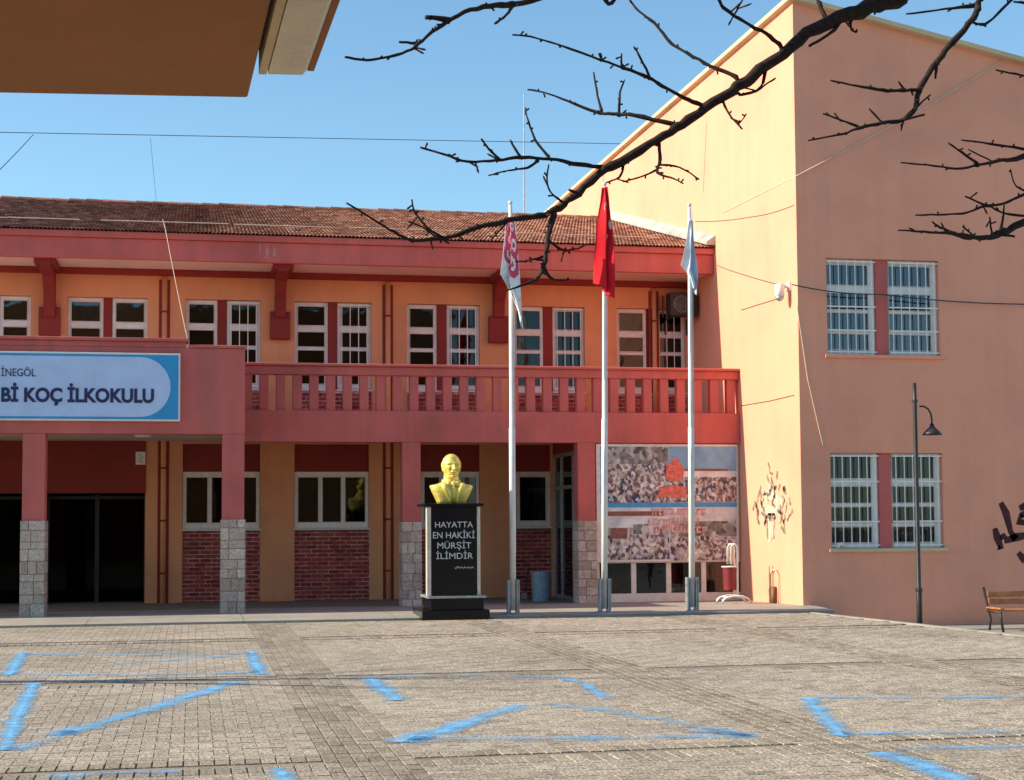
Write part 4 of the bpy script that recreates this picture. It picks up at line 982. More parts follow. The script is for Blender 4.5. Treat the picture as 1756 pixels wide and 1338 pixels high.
# ================================================================== STREET LAMP, BENCH, BINS
yl = 22.35; lp = onY(1577, 1066, yl); lx = lp.x; zg_ = gz(lx, yl)
lamp = thing('street_lamp', 'slim black lamp post with a hooked arm and bell shade', 'street lamp', (lx, yl, zg_))
lz = lambda v_: ZY(1577, v_, yl)
b = MB(); b.tube([(lx, yl, zg_), (lx, yl, zg_ + .9), (lx, yl, zg_ + .92), (lx, yl, lz(700)), (lx, yl, lz(657))], [.045, .043, .034, .032, .028], 12); b.build('post', M['blackiron'], lamp, smooth=True)
b = MB(); b.tube([(lx, yl, zg_ + .9), (lx, yl, zg_ + .95)], .055, 12); b.tube([(lx, yl, lz(690)), (lx, yl, lz(686))], .045, 12); b.build('collar', M['blackiron'], lamp)
up_ = lambda u_, v_: onY(u_, v_, yl)
b = MB(); b.tube([up_(1577, 697), up_(1584, 697), up_(1591, 701), up_(1596, 709), up_(1598, 720), up_(1598, 728)], .014, 8); b.build('arm', M['blackiron'], lamp, smooth=True)
c = up_(1598, 727); b = MB(); hS = lz(727) - lz(746); prof = [(.0, 0), (.03, 0), (.035, -.25), (.07, -.45), (.12, -.75), (.155, -1.0), (.15, -1.0), (.06, -.5), (0, -.35)]; n = 24; vs = []
for (r_, q) in prof: vs += [(c.x + r_ * math.cos(2 * math.pi * k / n), yl + r_ * math.sin(2 * math.pi * k / n), c.z + q * hS) for k in range(n)]
b.add(vs, [(i * n + k, i * n + (k + 1) % n, (i + 1) * n + (k + 1) % n, (i + 1) * n + k) for i in range(len(prof) - 1) for k in range(n)]); b.build('lamp_shade', M['blackiron'], lamp, smooth=True)
b = MB(); b.tube([(c.x, yl, c.z - hS * .5), (c.x, yl, c.z - hS * .75), (c.x, yl, c.z - hS * .9)], [.02, .04, .02], 10); b.build('bulb', M['white'], lamp, smooth=True)

yb = 24.35; bL = XY(1693, yb, 1050) + .25; zg_ = LOW
bench = thing('park_bench', 'wooden slatted bench with dark iron legs against the salmon wall', 'bench', (bL + .8, yb, zg_)); bl = 1.75
bx = bL
for k in range(4):
    b = MB(); b.box(bx + .02, bx + bl, yb + .02 + k * .1, yb + .1 + k * .1, zg_ + .335, zg_ + .37); b.build('seat_slat', M['wood'], bench, bevel=.006)
for k in range(2):
    b = MB(); b.box(bx + .02, bx + bl, yb + .44 + k * .03, yb + .47 + k * .03, zg_ + .44 + k * .12, zg_ + .54 + k * .12); b.build('back_slat', M['wood'], bench, bevel=.006)
for xx in (bx, bx + bl + .02):
    b = MB(); b.tube([(xx + .04, yb + .01, zg_), (xx + .03, yb + .05, zg_ + .18), (xx, yb + .02, zg_ + .33)], .022, 8); b.tube([(xx + .04, yb + .48, zg_), (xx + .03, yb + .40, zg_ + .2), (xx, yb + .45, zg_ + .40), (xx - .02, yb + .53, zg_ + .70), (xx - .02, yb + .54, zg_ + .73)], .02, 8); b.tube([(xx, yb, zg_ + .325), (xx, yb + .46, zg_ + .325)], .02, 8)
    b.build('leg', M['blackiron'], bench, smooth=True)
    b = MB(); b.box(xx - .03, xx + .05, yb - .03, yb + .46, zg_ + .375, zg_ + .405); b.build('armrest', M['wood'], bench, bevel=.008)

# red litter bin in a white tubular frame
yt = 27.9; bc = onY(1259, 1036, yt)
tb_ = thing('litter_bin', 'dark red litter bin hung in a white tubular frame by the sunlit wall', 'litter bin', (bc.x, yt, plat_z(yt)))
q = lambda u_, v_, d=0: onY(u_, v_, yt) + Vector((0, d, 0))
for d in (-.09, .09):
    b = MB(); b.tube([q(1262, 1020, d), q(1261, 945, d), q(1260.5, 938, d), q(1257, 933, d), q(1253, 934, d), q(1251, 939, d), q(1251, 968, d)], .022, 10); b.build('frame_tube', M['white'], tb_, smooth=True)
b = MB()
for d in (-.16, .16): b.tube([q(1233, 1036, d), q(1235, 1029, d), q(1240, 1025, d), q(1252, 1022, d), q(1268, 1022, d), q(1278, 1026, d), q(1284, 1033, d)], .02, 8)
for u_ in (1245, 1270): b.tube([q(u_, 1024, -.16), q(u_, 1024, .16)], .018, 8)
b.build('frame_foot', M['white'], tb_, smooth=True)
c = q(1252, 1012); z1_ = q(1252, 972).z; b = MB(); rb_ = .135
n = 20; vs = []
for (r_, z_) in ((rb_ * .9, c.z), (rb_, z1_), (rb_ * .93, z1_), (rb_ * .85, c.z + .04)): vs += [(c.x + r_ * math.cos(2 * math.pi * k / n), yt + r_ * math.sin(2 * math.pi * k / n), z_) for k in range(n)]
b.add(vs, [(i * n + k, i * n + (k + 1) % n, (i + 1) * n + (k + 1) % n, (i + 1) * n + k) for i in range(3) for k in range(n)] + [tuple(range(n)), tuple(range(3 * n, 4 * n))]); b.build('bucket', M['binred'], tb_, smooth=False)
b = MB(); b.tube([(c.x + (rb_ + .01) * math.cos(2 * math.pi * k / 24), yt + (rb_ + .01) * math.sin(2 * math.pi * k / 24), z1_) for k in range(25)], .012, 6); b.build('rim', M['white'], tb_, smooth=True)

# blue-grey tub by the side door
yv = 30.6; c = onY(928, 1031, yv); zt_ = ZY(928, 980, yv); r1 = (XY(945, yv, 1000) - XY(911, yv, 1000)) / 2; zb_ = plat_z(yv)
tub = thing('plastic_tub', 'blue grey plastic tub standing beside the side door', 'tub', (c.x, yv, zb_)); b = MB(); n = 28; vs = []
for (r_, z_) in ((r1 * .86, zb_), (r1, zt_ - .02), (r1 * 1.05, zt_ - .02), (r1 * 1.05, zt_), (r1 * .96, zt_), (r1 * .84, zb_ + .03)): vs += [(c.x + r_ * math.cos(2 * math.pi * k / n), yv + r_ * math.sin(2 * math.pi * k / n), z_) for k in range(n)]
b.add(vs, [(i * n + k, i * n + (k + 1) % n, (i + 1) * n + (k + 1) % n, (i + 1) * n + k) for i in range(5) for k in range(n)] + [tuple(range(n)), tuple(range(5 * n, 6 * n))]); b.build('bucket', M['bluegrey'], tub, smooth=False)
b = MB(); b.tube([(c.x - r1 * .4, yv - r1 * 1.02, zt_ - .06), (c.x - r1 * .3, yv - r1 * 1.12, zt_ - .12), (c.x + r1 * .3, yv - r1 * 1.12, zt_ - .12), (c.x + r1 * .4, yv - r1 * 1.02, zt_ - .06)], .008, 6); b.build('handle', M['bluegrey'], tub)
# broom leaning on the bricks
br = thing('broom', 'thin broom leaning against the brick panel beside the tub', 'broom', (onY(899, 1030, 31.5).x, 31.5, plat_z(31.5)))
a0 = onY(906, 976, 32.1); a1 = onY(900, 1022, 31.7); b = MB(); b.tube([a0, a1], .012, 6); b.build('handle', M['blackiron'], br)
b = MB(); b.hexa([(a1.x - .09, a1.y - .03, plat_z(31.6)), (a1.x + .05, a1.y - .03, plat_z(31.6)), (a1.x + .05, a1.y + .03, plat_z(31.6)), (a1.x - .09, a1.y + .03, plat_z(31.6))], [(a1.x - .05, a1.y - .02, a1.z + .06), (a1.x + .03, a1.y - .02, a1.z + .06), (a1.x + .03, a1.y + .02, a1.z + .06), (a1.x - .05, a1.y + .02, a1.z + .06)]); b.build('bristles', M['curtain'], br)

# notice plate
yn = YW - .05; nb = thing('notice_plate', 'small white printed notice above the dark entrance doorway', 'notice', (onY(241, 797, yn).x, yn, onY(241, 797, yn).z))
p0, p1 = onY(232.5, 797, yn), onY(249.5, 775, yn); box('plate', M['white'], nb, p0.x, p1.x, yn, yn + .02, p0.z, p1.z, .003)
b = MB()
for k in range(4): b.box(p0.x + .05, p1.x - .05 - .02 * (k % 2), yn - .003, yn - .0005, p0.z + .05 + k * .045, p0.z + .065 + k * .045)
b.build('print_line', M['steel'], nb)

# air conditioner and security camera
ya = YW - .55; p0, p1 = onY(1150, 541, ya), onY(1188, 502, ya)
ac = thing('air_conditioner', 'dark air conditioner unit hung under the eaves above the last window', 'air conditioner', ((p0.x + p1.x) / 2, ya, p0.z))
box('casing', M['blackiron'], ac, p0.x, p1.x + .1, ya, ya + .32, p0.z, p1.z, .015)
cx_, cz_ = (p0.x + p1.x) / 2, (p0.z + p1.z) / 2
b = MB(); [b.tube([(cx_ + r_ * math.cos(2 * math.pi * k / 24), ya - .008, cz_ + r_ * math.sin(2 * math.pi * k / 24)) for k in range(25)], .006, 5) for r_ in (.04, .09, .14, .175)]; b.build('fan_grille', M['steel'], ac)
for xx in (p0.x + .04, p1.x + .02):
    b = MB(); b.box(xx - .015, xx + .015, ya - .03, YW - .01, p0.z - .05, p0.z - .02); b.box(xx - .015, xx + .015, YW - .04, YW - .008, p0.z - .35, p0.z - .02); b.build('bracket', M['blackiron'], ac)
b = MB(); xs_ = [XY(q_, YW - .08, 515) for q_ in (1129, 1137, 1146)]
for xx in xs_: b.tube([(xx, YW - .05, ZY(1130, 545, YW)), (xx, YW - .05, zSof - .3)], .018, 6)
b.build('pipe', M['darkred'], ac)
cp = onX(1352, 497, XR - .02); cc = cp + Vector((-.2, -.02, -.05))
sc_ = thing('security_camera', 'white dome security camera on the corner of the sunlit wall', 'security camera', tuple(cp))
b = MB(); b.tube([cp + Vector((.02, 0, .06)), cp + Vector((-.14, 0, .06))], .035, 10); b.box(cp.x - .01, cp.x + .018, cp.y - .08, cp.y + .08, cp.z - .03, cp.z + .14); b.build('arm', M['camwhite'], sc_)
b = MB(); ck = cp + Vector((-.17, 0, 0)); b.tube([ck + Vector((0, 0, .10)), ck + Vector((0, 0, .09)), ck + Vector((0, 0, -.12)), ck + Vector((0, 0, -.13))], [.05, .085, .085, .07], 18); b.build('housing', M['camwhite'], sc_, smooth=True)
b = MB(); b.tube([ck + Vector((0, 0, -.13 - .085 * math.sin(t_))) for t_ in (0, .4, .8, 1.2, 1.5)], [.078 * math.cos(t_) for t_ in (0, .4, .8, 1.2, 1.5)], 16); b.build('dome', M['steel'], sc_, smooth=True)

# ================================================================== GRAFFITI, WALL PIPE, SILL CUP
gq = lambda u_, v_: onX(u_, v_, XR)
G1 = [[(1318, 793), (1320, 808), (1325, 815)], [(1316, 815), (1319, 830)], [(1333, 808), (1332, 822)], [(1305, 834), (1301, 850), (1297, 870)], [(1298, 866), (1299, 890), (1303, 900)], [(1308, 848), (1322, 847)], [(1330, 848), (1324, 862), (1330, 870)], [(1346, 833), (1343, 842)],
      [(1341, 848), (1346, 860), (1341, 872)], [(1350, 862), (1347, 880)], [(1360, 876), (1350, 893)], [(1338, 866), (1340, 884), (1345, 898)], [(1344, 893), (1346, 912)], [(1305, 880), (1320, 889), (1330, 888)], [(1316, 890), (1317, 925)], [(1328, 890), (1327, 925)], [(1333, 876), (1343, 880)], [(1310, 853), (1306, 868), (1312, 876)], [(1322, 820), (1328, 838)], [(1340, 905), (1348, 915)]]
for k in range(22):
    a_ = R.uniform(0, 2 * math.pi); q_ = R.uniform(17, 34); u_, v_ = 1325 + q_ * .95 * math.cos(a_), 862 + q_ * 1.15 * math.sin(a_)
    if v_ < 905: G1.append([(u_, v_), (u_ + R.uniform(-3, 3), v_ + R.uniform(5, 13))])
b = MB()
for pl in G1:
    Q = [gq(*p) for p in pl]; W = []
    Q2 = []
    for a, c in zip(Q[:-1], Q[1:]):
        for t in range(5): Q2.append(a.lerp(c, t / 5) + Vector((0, R.uniform(-.02, .02), R.uniform(-.02, .02))))
    Q2.append(Q[-1]); stroke(b, Q2, [R.uniform(.03, .095) for _ in Q2], (-1, 0, 0), .005)
b2 = MB()
for pl, w_ in (([(1316, 852), (1326, 846), (1333, 858), (1330, 874), (1318, 878), (1312, 866), (1316, 852)], .22), ([(1320, 880), (1321, 930)], .2), ([(1327, 880), (1326, 930)], .16), ([(1318, 825), (1322, 845)], .12), ([(1340, 855), (1336, 885)], .14), ([(1306, 860), (1308, 892)], .1)):
    stroke(b2, [gq(*p) for p in pl], w_, (-1, 0, 0), .003)
g1o = tag(b.build('graffiti', M['greyspray'], None, norm=False), 'faded black spray scrawl shaped like a tree on the sunlit yellow wall', 'graffiti')
b2.build('pale_paint', M['palespray'], g1o, norm=False)
gq2 = lambda u_, v_: onY(u_, v_, YF)
G2 = [[(1706, 906), (1710, 922), (1717, 941), (1712, 938)], [(1718, 916), (1722, 924)], [(1716, 862), (1725, 880), (1733, 912), (1742, 925)], [(1722, 928), (1745, 921), (1765, 917)], [(1748, 872), (1762, 866)], [(1750, 884), (1762, 880)], [(1752, 882), (1747, 895), (1765, 898)], [(1746, 948), (1758, 962)]]
b = MB()
for pl in G2: stroke(b, [gq2(*p) for p in pl], [.10 + .05 * (k % 2) for k in range(len(pl))], (0, -1, 0), .003)
tag(b.build('graffiti', M['darkredspray'], None, norm=False), 'bold dark red spray lettering on the salmon wall above the bench', 'graffiti')
wp = thing('wall_pipe', 'low arched conduit with brown stub at the foot of the sunlit wall', 'pipe', tuple(gq(1331, 1036)))
b = MB(); b.tube([gq(1325, 1036) + Vector((-.04, 0, 0)), gq(1325, 985) + Vector((-.04, 0, 0)), gq(1328, 977) + Vector((-.04, 0, 0)), gq(1333, 977) + Vector((-.04, 0, 0)), gq(1337, 985) + Vector((-.04, 0, 0)), gq(1338, 1036) + Vector((-.04, 0, 0))], .014, 8); b.build('conduit', M['palecable'], wp, smooth=True)
b = MB(); b.tube([gq(1331, 1039) + Vector((-.05, 0, 0)), gq(1331, 1006) + Vector((-.05, 0, 0))], .045, 12); b.build('stub', M['brownpipe'], wp, smooth=True)
cu = onY(1443, 939, YF - .01); b = MB(); n = 12; b.tube([(cu.x - .06, YF - .0, rw[1][4] + .03), (cu.x - .05, YF + .0, rw[1][4] + .10), (cu.x + .0, YF - .005, rw[1][4] + .12), (cu.x + .05, YF - .0, rw[1][4] + .07)], [.035, .045, .03, .022], n); o = b.build('paper_cup', M['white'], None, smooth=True)
tag(o, 'crumpled white cup lying on the lower window sill of the salmon wing', 'cup')

# ================================================================== CABLES, ANTENNA
def cable(pts, r_, m, lab, sag=0, n=14, grp=None):
    P = [Vector(p) for p in pts]; out = []
    for a, c in zip(P[:-1], P[1:]):
        for k in range(n): t = k / n; q_ = a.lerp(c, t); q_.z -= sag * 4 * t * (1 - t); out.append(q_)
    out.append(P[-1]); b = MB(); b.tube(out, r_, 5); o = b.build('cable', M[m], None, smooth=True); tag(o, lab, 'cable', grp); return o
cable([onY(-1900, 170, 34), onY(-60, 226, 36), onY(1182, 249, 41)], .009, 'cable', 'long thin overhead cable crossing the sky above the tiled roof', .0)
cable([onY(57, 231, 36.1), onY(-30, 320, 30)], .009, 'cable', 'short slanting wire dropping from the overhead cable at the sky edge', .02)
cable([onY(258, 238, 36.6), onY(268, 345, 39)], .004, 'cable', 'faint drop wire from the overhead cable to the roof ridge', .0)
cable([onY(275, 356, 38), onY(283, 390, 30.75), onY(322, 585, 28.0)], .0065, 'palecable', 'pale cable running down from the roof to the portico', .03)
cable([gq(1193, 380), gq(1290, 372), gq(1362, 352)], .008, 'cable', 'thin dark wire along the sunlit wall below the gable', .03)
cable([gq(1240, 365), gq(1300, 335), onY(1366, 302, YF - .03), onY(1560, 200, YF - .05), onY(1720, 104, YF - .04)], .012, 'palecable', 'pale wire rising diagonally across the top of the salmon wall', .0)
cable([gq(1206, 330), gq(1212, 210)], .006, 'cable', 'vertical wire on the sunlit wall behind the tree limb', .0)
cable([onY(1358, 488, YF - .12), onY(1510, 505, YF - .1), onY(1790, 522, YF - .1)], .012, 'cable', 'dark wire from the camera across the upper barred windows', .05)
cable([gq(1335, 488), gq(1268, 469), gq(1230, 455)], .010, 'cable', 'wire running from the camera to the tiled roof eave', .01)
cable([gq(1336, 512), gq(1300, 523), gq(1272, 532)], .010, 'cable', 'lower wire under the security camera on the sunlit wall', .0)
cable([gq(1272, 696), gq(1320, 688), gq(1362, 678)], .009, 'cable', 'wire on the sunlit wall beside the balcony end', .0)
cable([onY(1366, 520, YF - .03), onY(1385, 650, YF - .03), onY(1412, 768, YF - .03)], .009, 'palecable', 'pale wire hanging down the salmon wall beside the corner', -.0)
pa = onY(898, 372, YRG + .6); an = thing('antenna', 'thin bare antenna mast standing on the tiled roof ridge', 'antenna', tuple(pa))
b = MB(); zt_ = ZY(900, 160, YRG + .6); b.tube([(pa.x, YRG + .6, pa.z - .5), (pa.x + .02, YRG + .6, (pa.z + zt_) / 2), (pa.x + .03, YRG + .6, zt_)], [.024, .020, .014], 8); b.build('mast', M['steel'], an)
b = MB(); b.tube([(pa.x - .05, YRG + .6, pa.z), (pa.x + .05, YRG + .6, pa.z)], .03, 8); b.build('clamp', M['steel'], an)

# ================================================================== OVERHANGING BARE TREE
TX, TY = 6.45, 9.3
tree = thing('bare_tree', 'leafless dark tree whose budding limbs reach across the sky from above', 'tree', (TX, TY, gz(TX, TY)))
def jag(P, Rr, seed, amp=.35, lump=1.0):
    """subdivide a traced branch and give it small kinks and buds"""
    rr = random.Random(seed); out = []; ro = []
    for i in range(len(P) - 1):
        L = (P[i + 1] - P[i]).length; k = max(1, int(L / .045))
        for t in range(k):
            q_ = P[i].lerp(P[i + 1], t / k); r_ = Rr[i] + (Rr[i + 1] - Rr[i]) * t / k
            if out: q_ += Vector((rr.uniform(-1, 1), rr.uniform(-1, 1), rr.uniform(-1, 1))) * r_ * amp
            out.append(q_); ro.append(r_ * (1 + lump * rr.uniform(-.15, .2) * (1 if r_ < .03 else .35)))
    out.append(P[-1]); ro.append(Rr[-1]); return out, ro
def curve(P, Rr):
    out = []; ro = []
    for i in range(len(P) - 1):
        p0, p1, p2, p3 = P[max(i - 1, 0)], P[i], P[i + 1], P[min(i + 2, len(P) - 1)]
        for t in (0, .25, .5, .75):
            out.append(.5 * (2 * p1 + (p2 - p0) * t + (2 * p0 - 5 * p1 + 4 * p2 - p3) * t * t + (3 * p1 - p0 - 3 * p2 + p3) * t ** 3)); ro.append(Rr[i] + (Rr[i + 1] - Rr[i]) * t)
    return out + [P[-1]], ro + [Rr[-1]]
def limb(lines, seed, pre=None):
    """lines: [(points (u, v, width px), y start, y end)]; first one is the limb, the rest its twigs"""
    b = MB(); rr = random.Random(seed); seen = []
    for k, (pts, ya_, yb_) in enumerate(lines):
        P = []; Rr = []; n = len(pts)
        for i, p in enumerate(pts):
            Y = ya_ + (yb_ - ya_) * i / max(1, n - 1); w = p[2] if len(p) > 2 else 4 - 1.4 * i / max(1, n - 1)
            P.append(onY(p[0], p[1], Y)); Rr.append(max(w, 2.4) / 2 * Y / 2700 * 1.05)
        if k == 0 and pre: P = [Vector(q_[:3]) for q_ in pre] + P; Rr = [q_[3] for q_ in pre] + Rr
        if k and seen:                                    # root every twig in the wood it grows from
            near = min(seen, key=lambda q_: (q_[0] - pts[0][0]) ** 2 + (q_[1] - pts[0][1]) ** 2)
            if (near[0] - pts[0][0]) ** 2 + (near[1] - pts[0][1]) ** 2 < 30 ** 2:
                dY = near[2].y - P[0].y
                P = [onY(p[0], p[1], q_.y + dY) for p, q_ in zip(pts, P)]; P = [near[2]] + P; Rr = [Rr[0]] + Rr
        P, Rr = curve(P, Rr); o_, r_ = jag(P, Rr, seed * 31 + k); b.tube(o_, r_, 8 if k == 0 else 6)
        for q_ in o_[::2]:
            d_ = q_ - Vector((0, 0, H)); w_ = d_.dot(FW); seen.append((CX + F * d_.dot(RT) / w_, CY - F * d_.dot(UP) / w_, q_))
        # buds and short spurs
        for i in range(2, len(o_) - 1):
            if rr.random() < .42 and r_[i] < .035:
                d = Vector((rr.uniform(-1, 1), rr.uniform(-.6, .6), rr.uniform(-.8, 1))).normalized(); L = rr.choice([rr.uniform(.014, .04)] * 8 + [rr.uniform(.05, .10)])
                b.tube([o_[i], o_[i] + d * L * .55, o_[i] + d * L * .8, o_[i] + d * L], [max(.004, r_[i] * .6), .0055, .0065, .002], 5)
    return b.build('branch', M['bark'], tree, smooth=True)
y0 = 8.9
limb([([(1620, -55, 34), (1531, 0, 30), (1472, 17, 27), (1400, 48, 23), (1342, 92, 21), (1290, 131, 20), (1240, 166, 18), (1180, 207, 17), (1096, 258, 15), (1037, 292, 14), (993, 330, 12), (958, 357, 12), (924, 371, 10), (872, 378, 9), (821, 391, 8), (769, 406, 7), (711, 413, 6), (683, 402, 4.5), (649, 382, 3.5), (594, 348, 3)], 9.2, 8.2),
      ([(1335, 76, 8), (1314, 58, 7), (1276, 38, 6), (1245, 17, 6), (1233, 0, 6), (1226, -12, 6)], 9.0, 8.8), ([(1261, 22), (1268, 8), (1275, -3)], 8.9, 8.85),
      ([(1262, 133, 8), (1218, 113, 6), (1180, 92, 5), (1151, 74, 5), (1123, 40, 5), (1096, 20, 4), (1079, -2, 4)], 8.95, 9.3),
      ([(1200, 178, 8), (1173, 168, 6), (1137, 148, 6), (1110, 132, 6), (1072, 118, 5), (1030, 103, 4), (958, 77, 3.5), (910, 63, 3), (879, 60, 3)], 8.9, 8.5), ([(1115, 134, 5), (1098, 100, 4), (1087, 80, 3)], 8.7, 8.6), ([(1066, 116, 4), (1066, 92, 3)], 8.65, 8.6), ([(1031, 104, 5), (1029, 91, 4)], 8.6, 8.6),
      ([(1150, 213, 9), (1089, 198, 7), (1061, 196, 6), (1024, 193, 5), (975, 174, 4), (931, 158, 3), (905, 154, 3)], 8.85, 9.2), ([(1031, 192, 7), (1025, 165, 4), (1018, 124, 3)], 9.0, 9.1), ([(1062, 196, 6), (1063, 160, 4), (1071, 137, 3)], 9.0, 9.0),
      ([(1037, 287, 8), (993, 282, 7), (944, 273, 6), (896, 270, 6), (852, 275, 5), (803, 277, 5), (762, 265, 4), (721, 253, 3.5)], 8.75, 8.3), ([(944, 273, 5), (918, 240, 4), (904, 202, 3), (901, 185, 3)], 8.6, 8.7), ([(893, 270, 6), (875, 240, 3)], 8.5, 8.5), ([(857, 274, 5), (838, 255, 4), (825, 238, 3)], 8.45, 8.4), ([(922, 276, 5), (905, 288, 4), (870, 293, 3), (838, 301, 3)], 8.55, 8.4),
      ([(965, 347, 4), (945, 331, 3), (938, 310, 3), (941, 282, 2.5)], 8.6, 8.5),
      ([(952, 362, 11), (944, 392, 9), (940, 412, 8), (932, 455, 8), (925, 474, 6), (905, 486, 5), (866, 499, 3)], 8.6, 8.2), ([(932, 455, 7), (941, 474, 5), (955, 481, 3), (975, 480, 2.5)], 8.4, 8.4), ([(940, 411, 5), (962, 428, 4), (985, 428, 4), (1003, 421, 3)], 8.5, 8.6), ([(968, 430, 3), (962, 449, 2.5)], 8.5, 8.5), ([(933, 441, 5), (905, 447, 3), (884, 449, 3)], 8.45, 8.3),
      ([(1130, 240, 6), (1132, 275, 6), (1127, 296, 5), (1150, 305, 3), (1172, 315, 3)], 8.85, 8.7), ([(1127, 291, 4), (1100, 303, 3), (1068, 312, 2.5)], 8.8, 8.8), ([(1132, 283, 4), (1165, 287, 3), (1199, 308, 3)], 8.8, 8.9), ([(1072, 279, 5), (1062, 304, 4), (1040, 313, 3)], 8.7, 8.6),
      ([(1315, 112, 7), (1304, 150, 6), (1273, 162, 5), (1262, 157, 4)], 8.95, 8.9), ([(1306, 150, 4), (1330, 134, 3)], 8.9, 8.9), ([(1238, 168, 5), (1250, 195, 4), (1273, 222, 3)], 8.9, 8.8), ([(1267, 213, 3), (1280, 195, 2.5)], 8.85, 8.8),
      ([(1458, 24, 8), (1420, 60, 6), (1388, 79, 5)], 9.05, 8.9), ([(1458, 30, 5), (1460, 50, 4), (1468, 56, 3)], 9.05, 9.0), ([(1500, 8, 7), (1500, 25, 4)], 9.1, 9.1), ([(1420, 35, 9), (1405, 8, 8), (1398, -8, 7)], 9.1, 9.2),
      ([(990, 333, 6), (975, 325, 4)], 8.6, 8.6), ([(760, 408, 4), (735, 392, 4), (712, 365, 3), (706, 342, 3)], 8.4, 8.4), ([(745, 404, 3), (725, 390, 2.5), (700, 380, 2.5)], 8.4, 8.3), ([(870, 380, 4), (852, 400, 3), (842, 412, 2.5)], 8.5, 8.5)],
     3, pre=[(TX, TY, 4.9, .10), (TX - .45, TY, 5.15, .085), (TX - 1.2, TY - .05, 5.05, .07)])
limb([([(1120, -60, 16), (1010, -28, 12), (910, 1, 11), (870, 9, 10), (830, 12, 9), (785, 26, 8), (750, 49, 7), (717, 75, 6), (705, 85, 5), (670, 97, 5), (630, 103, 4), (592, 98, 4)], 9.0, 8.0), ([(770, 33, 9), (730, 30, 8)], 8.4, 8.35), ([(712, 74, 5), (684, 72, 4)], 8.2, 8.2), ([(882, 8, 6), (868, 26, 5), (848, 41, 4)], 8.6, 8.6), ([(1020, -25, 6), (1045, 6, 7), (1060, -10, 5)], 8.9, 8.9)], 4,
     pre=[(TX - .5, TY, 5.15, .075), (TX - 1.5, TY, 5.6, .06), (3.5, 9.1, 5.1, .04)])
limb([([(1712, -50, 17), (1683, 0, 13), (1668, 31, 12), (1637, 69, 11), (1606, 107, 10), (1576, 155, 10), (1569, 186, 9), (1548, 206, 8), (1514, 211, 7), (1472, 220, 5.5), (1448, 229, 4), (1386, 241, 3)], 8.6, 7.9), ([(1578, 155, 7), (1540, 156, 6), (1515, 155, 7), (1470, 148, 4), (1424, 138, 3)], 8.3, 8.2), ([(1552, 155, 4), (1541, 140, 3)], 8.25, 8.2), ([(1570, 186, 4), (1595, 163, 3)], 8.2, 8.3), ([(1514, 211, 4), (1490, 186, 3)], 8.1, 8.1), ([(1475, 219, 5), (1440, 205, 3), (1411, 195, 3)], 8.0, 8.0), ([(1546, 207, 5), (1585, 197, 4)], 8.15, 8.2), ([(1672, 10, 8), (1620, 16, 4), (1554, 24, 3)], 8.5, 8.4), ([(1666, 38, 5), (1690, 41, 5), (1715, 20, 5), (1738, -4, 5)], 8.5, 8.6), ([(1606, 107, 6), (1604, 135, 4)], 8.35, 8.35), ([(1550, 206, 4), (1545, 224, 2.5)], 8.1, 8.1)], 5,
     pre=[(TX - .05, TY - .1, 4.5, .08), (TX - .6, 9.0, 4.95, .06)])
limb([([(1860, 230, 14), (1756, 268, 9), (1720, 275, 7), (1680, 283, 5), (1640, 289, 4), (1590, 283, 3.5), (1545, 279, 3)], 9.0, 8.5), ([(1678, 283, 5), (1650, 262, 4), (1626, 245, 3)], 8.7, 8.7), ([(1770, 259, 5), (1700, 247, 4), (1648, 240, 2.5)], 8.9, 8.8), ([(1700, 276, 3), (1660, 256, 2.5)], 8.8, 8.8), ([(2190, 190, 16), (1900, 150, 8), (1780, 133, 4), (1740, 127, 4), (1708, 120, 3)], 8.9, 8.8), ([(2190, 60, 16), (1900, 20, 9), (1780, 8, 5), (1738, 3, 4)], 8.9, 8.9)], 6, pre=[(TX - .02, TY, 3.7, .07)])
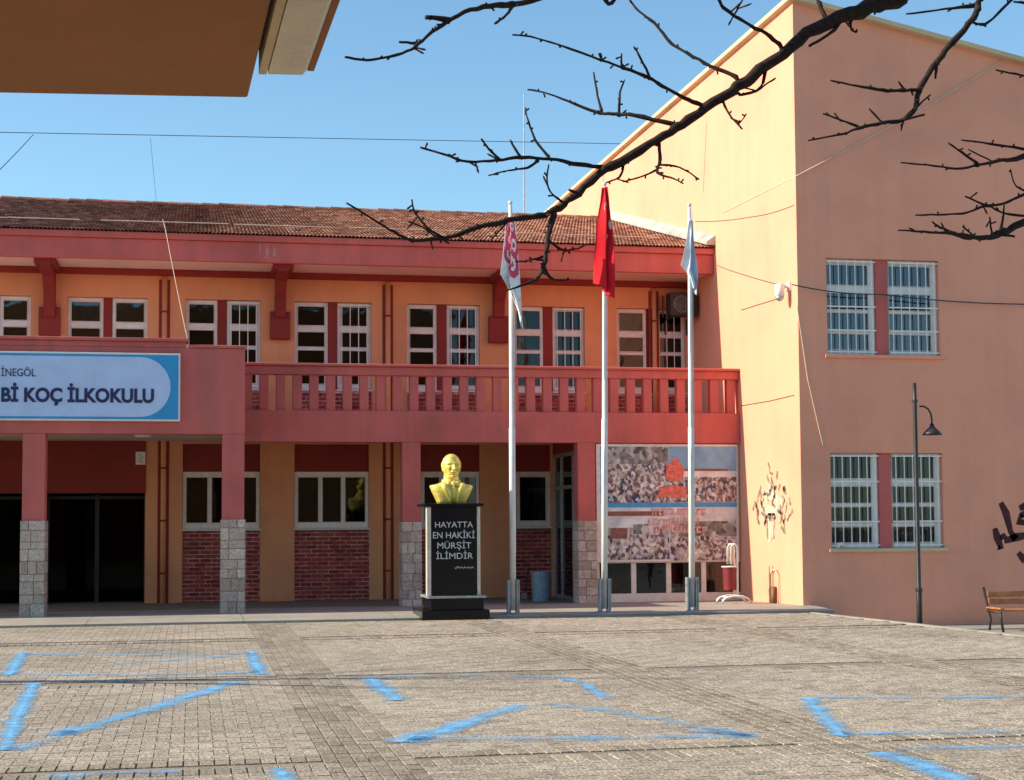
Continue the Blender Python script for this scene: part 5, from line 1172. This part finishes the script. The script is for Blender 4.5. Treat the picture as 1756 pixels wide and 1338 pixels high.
limb([([(1860, 330, 20), (1756, 380, 13), (1720, 398, 12), (1690, 408, 10), (1650, 403, 7), (1610, 399, 5), (1540, 395, 3)], 9.0, 8.4), ([(1642, 402, 6), (1612, 390, 4), (1598, 380, 3)], 8.6, 8.6), ([(1858, 332, 8), (1800, 326, 7), (1756, 335, 6), (1720, 350, 5), (1690, 353, 5), (1650, 366, 4), (1570, 369, 3)], 8.9, 8.6), ([(1692, 353, 4), (1655, 337, 3)], 8.8, 8.8), ([(1770, 372, 5), (1722, 366, 4), (1700, 355, 3)], 8.9, 8.8), ([(1716, 398, 6), (1720, 372, 4), (1722, 352, 3)], 8.8, 8.8), ([(1775, 335, 4), (1742, 318, 3), (1733, 290, 2.5)], 8.9, 8.9), ([(1705, 402, 5), (1740, 406, 4)], 8.7, 8.7), ([(1670, 404, 4), (1650, 388, 3)], 8.6, 8.6), ([(1690, 406, 7), (1655, 408, 6), (1625, 397, 4)], 8.6, 8.5), ([(1700, 397, 4), (1697, 372, 3)], 8.7, 8.7)], 7, pre=[(TX - .02, TY, 3.1, .075)])
b = MB(); tp, tr = jag([Vector((TX + .05, TY, gz(TX, TY) - .1)), Vector((TX, TY, .3)), Vector((TX + .06, TY + .03, 1.8)), Vector((TX, TY, 3.2)), Vector((TX - .02, TY, 4.6)), Vector((TX + .1, TY, 5.6)), Vector((TX + .3, TY, 7.2))], [.24, .18, .165, .15, .125, .09, .03], 77, .03, .3); b.tube(tp, tr, 18)
b.build('trunk', M['bark'], tree, smooth=True)

# a second bare tree beyond the yard, whose long shadow reaches over the paving
t2 = thing('bare_tree', 'bare spreading tree beyond the yard whose long shadow lies across the paving', 'tree', (-4.9, 16.8, -.06))
rr = random.Random(21); b = MB(); br2 = MB()
def grow(p, d, L, r_, lev, mb):
    P = [p]; Rr = [r_]; q_ = p.copy(); dd = d.copy()
    for k in range(4):
        dd = (dd + Vector((rr.uniform(-.16, .16), rr.uniform(-.16, .16), rr.uniform(-.05, .14)))).normalized(); q_ = q_ + dd * L / 4; P.append(q_.copy()); Rr.append(r_ * (1 - .11 * (k + 1)))
    mb.tube(P, Rr, 8 if lev < 2 else 5)
    if lev >= 5 or r_ < .006: return
    for k in range(rr.choice([2, 3, 3])):
        i = rr.choice([2, 3, 4, 4]); nd = (dd + Vector((rr.uniform(-.8, .8), rr.uniform(-.8, .8), rr.uniform(-.25, .6)))).normalized()
        grow(P[i], nd, L * rr.uniform(.62, .85), Rr[i] * rr.uniform(.5, .68), lev + 1, br2)
grow(Vector((-4.9, 16.8, -.1)), Vector((-0.05, 0, 1)), 2.6, .19, 0, b)
b.build('trunk', M['bark'], t2, smooth=True); br2.build('branches', M['bark'], t2, smooth=True)
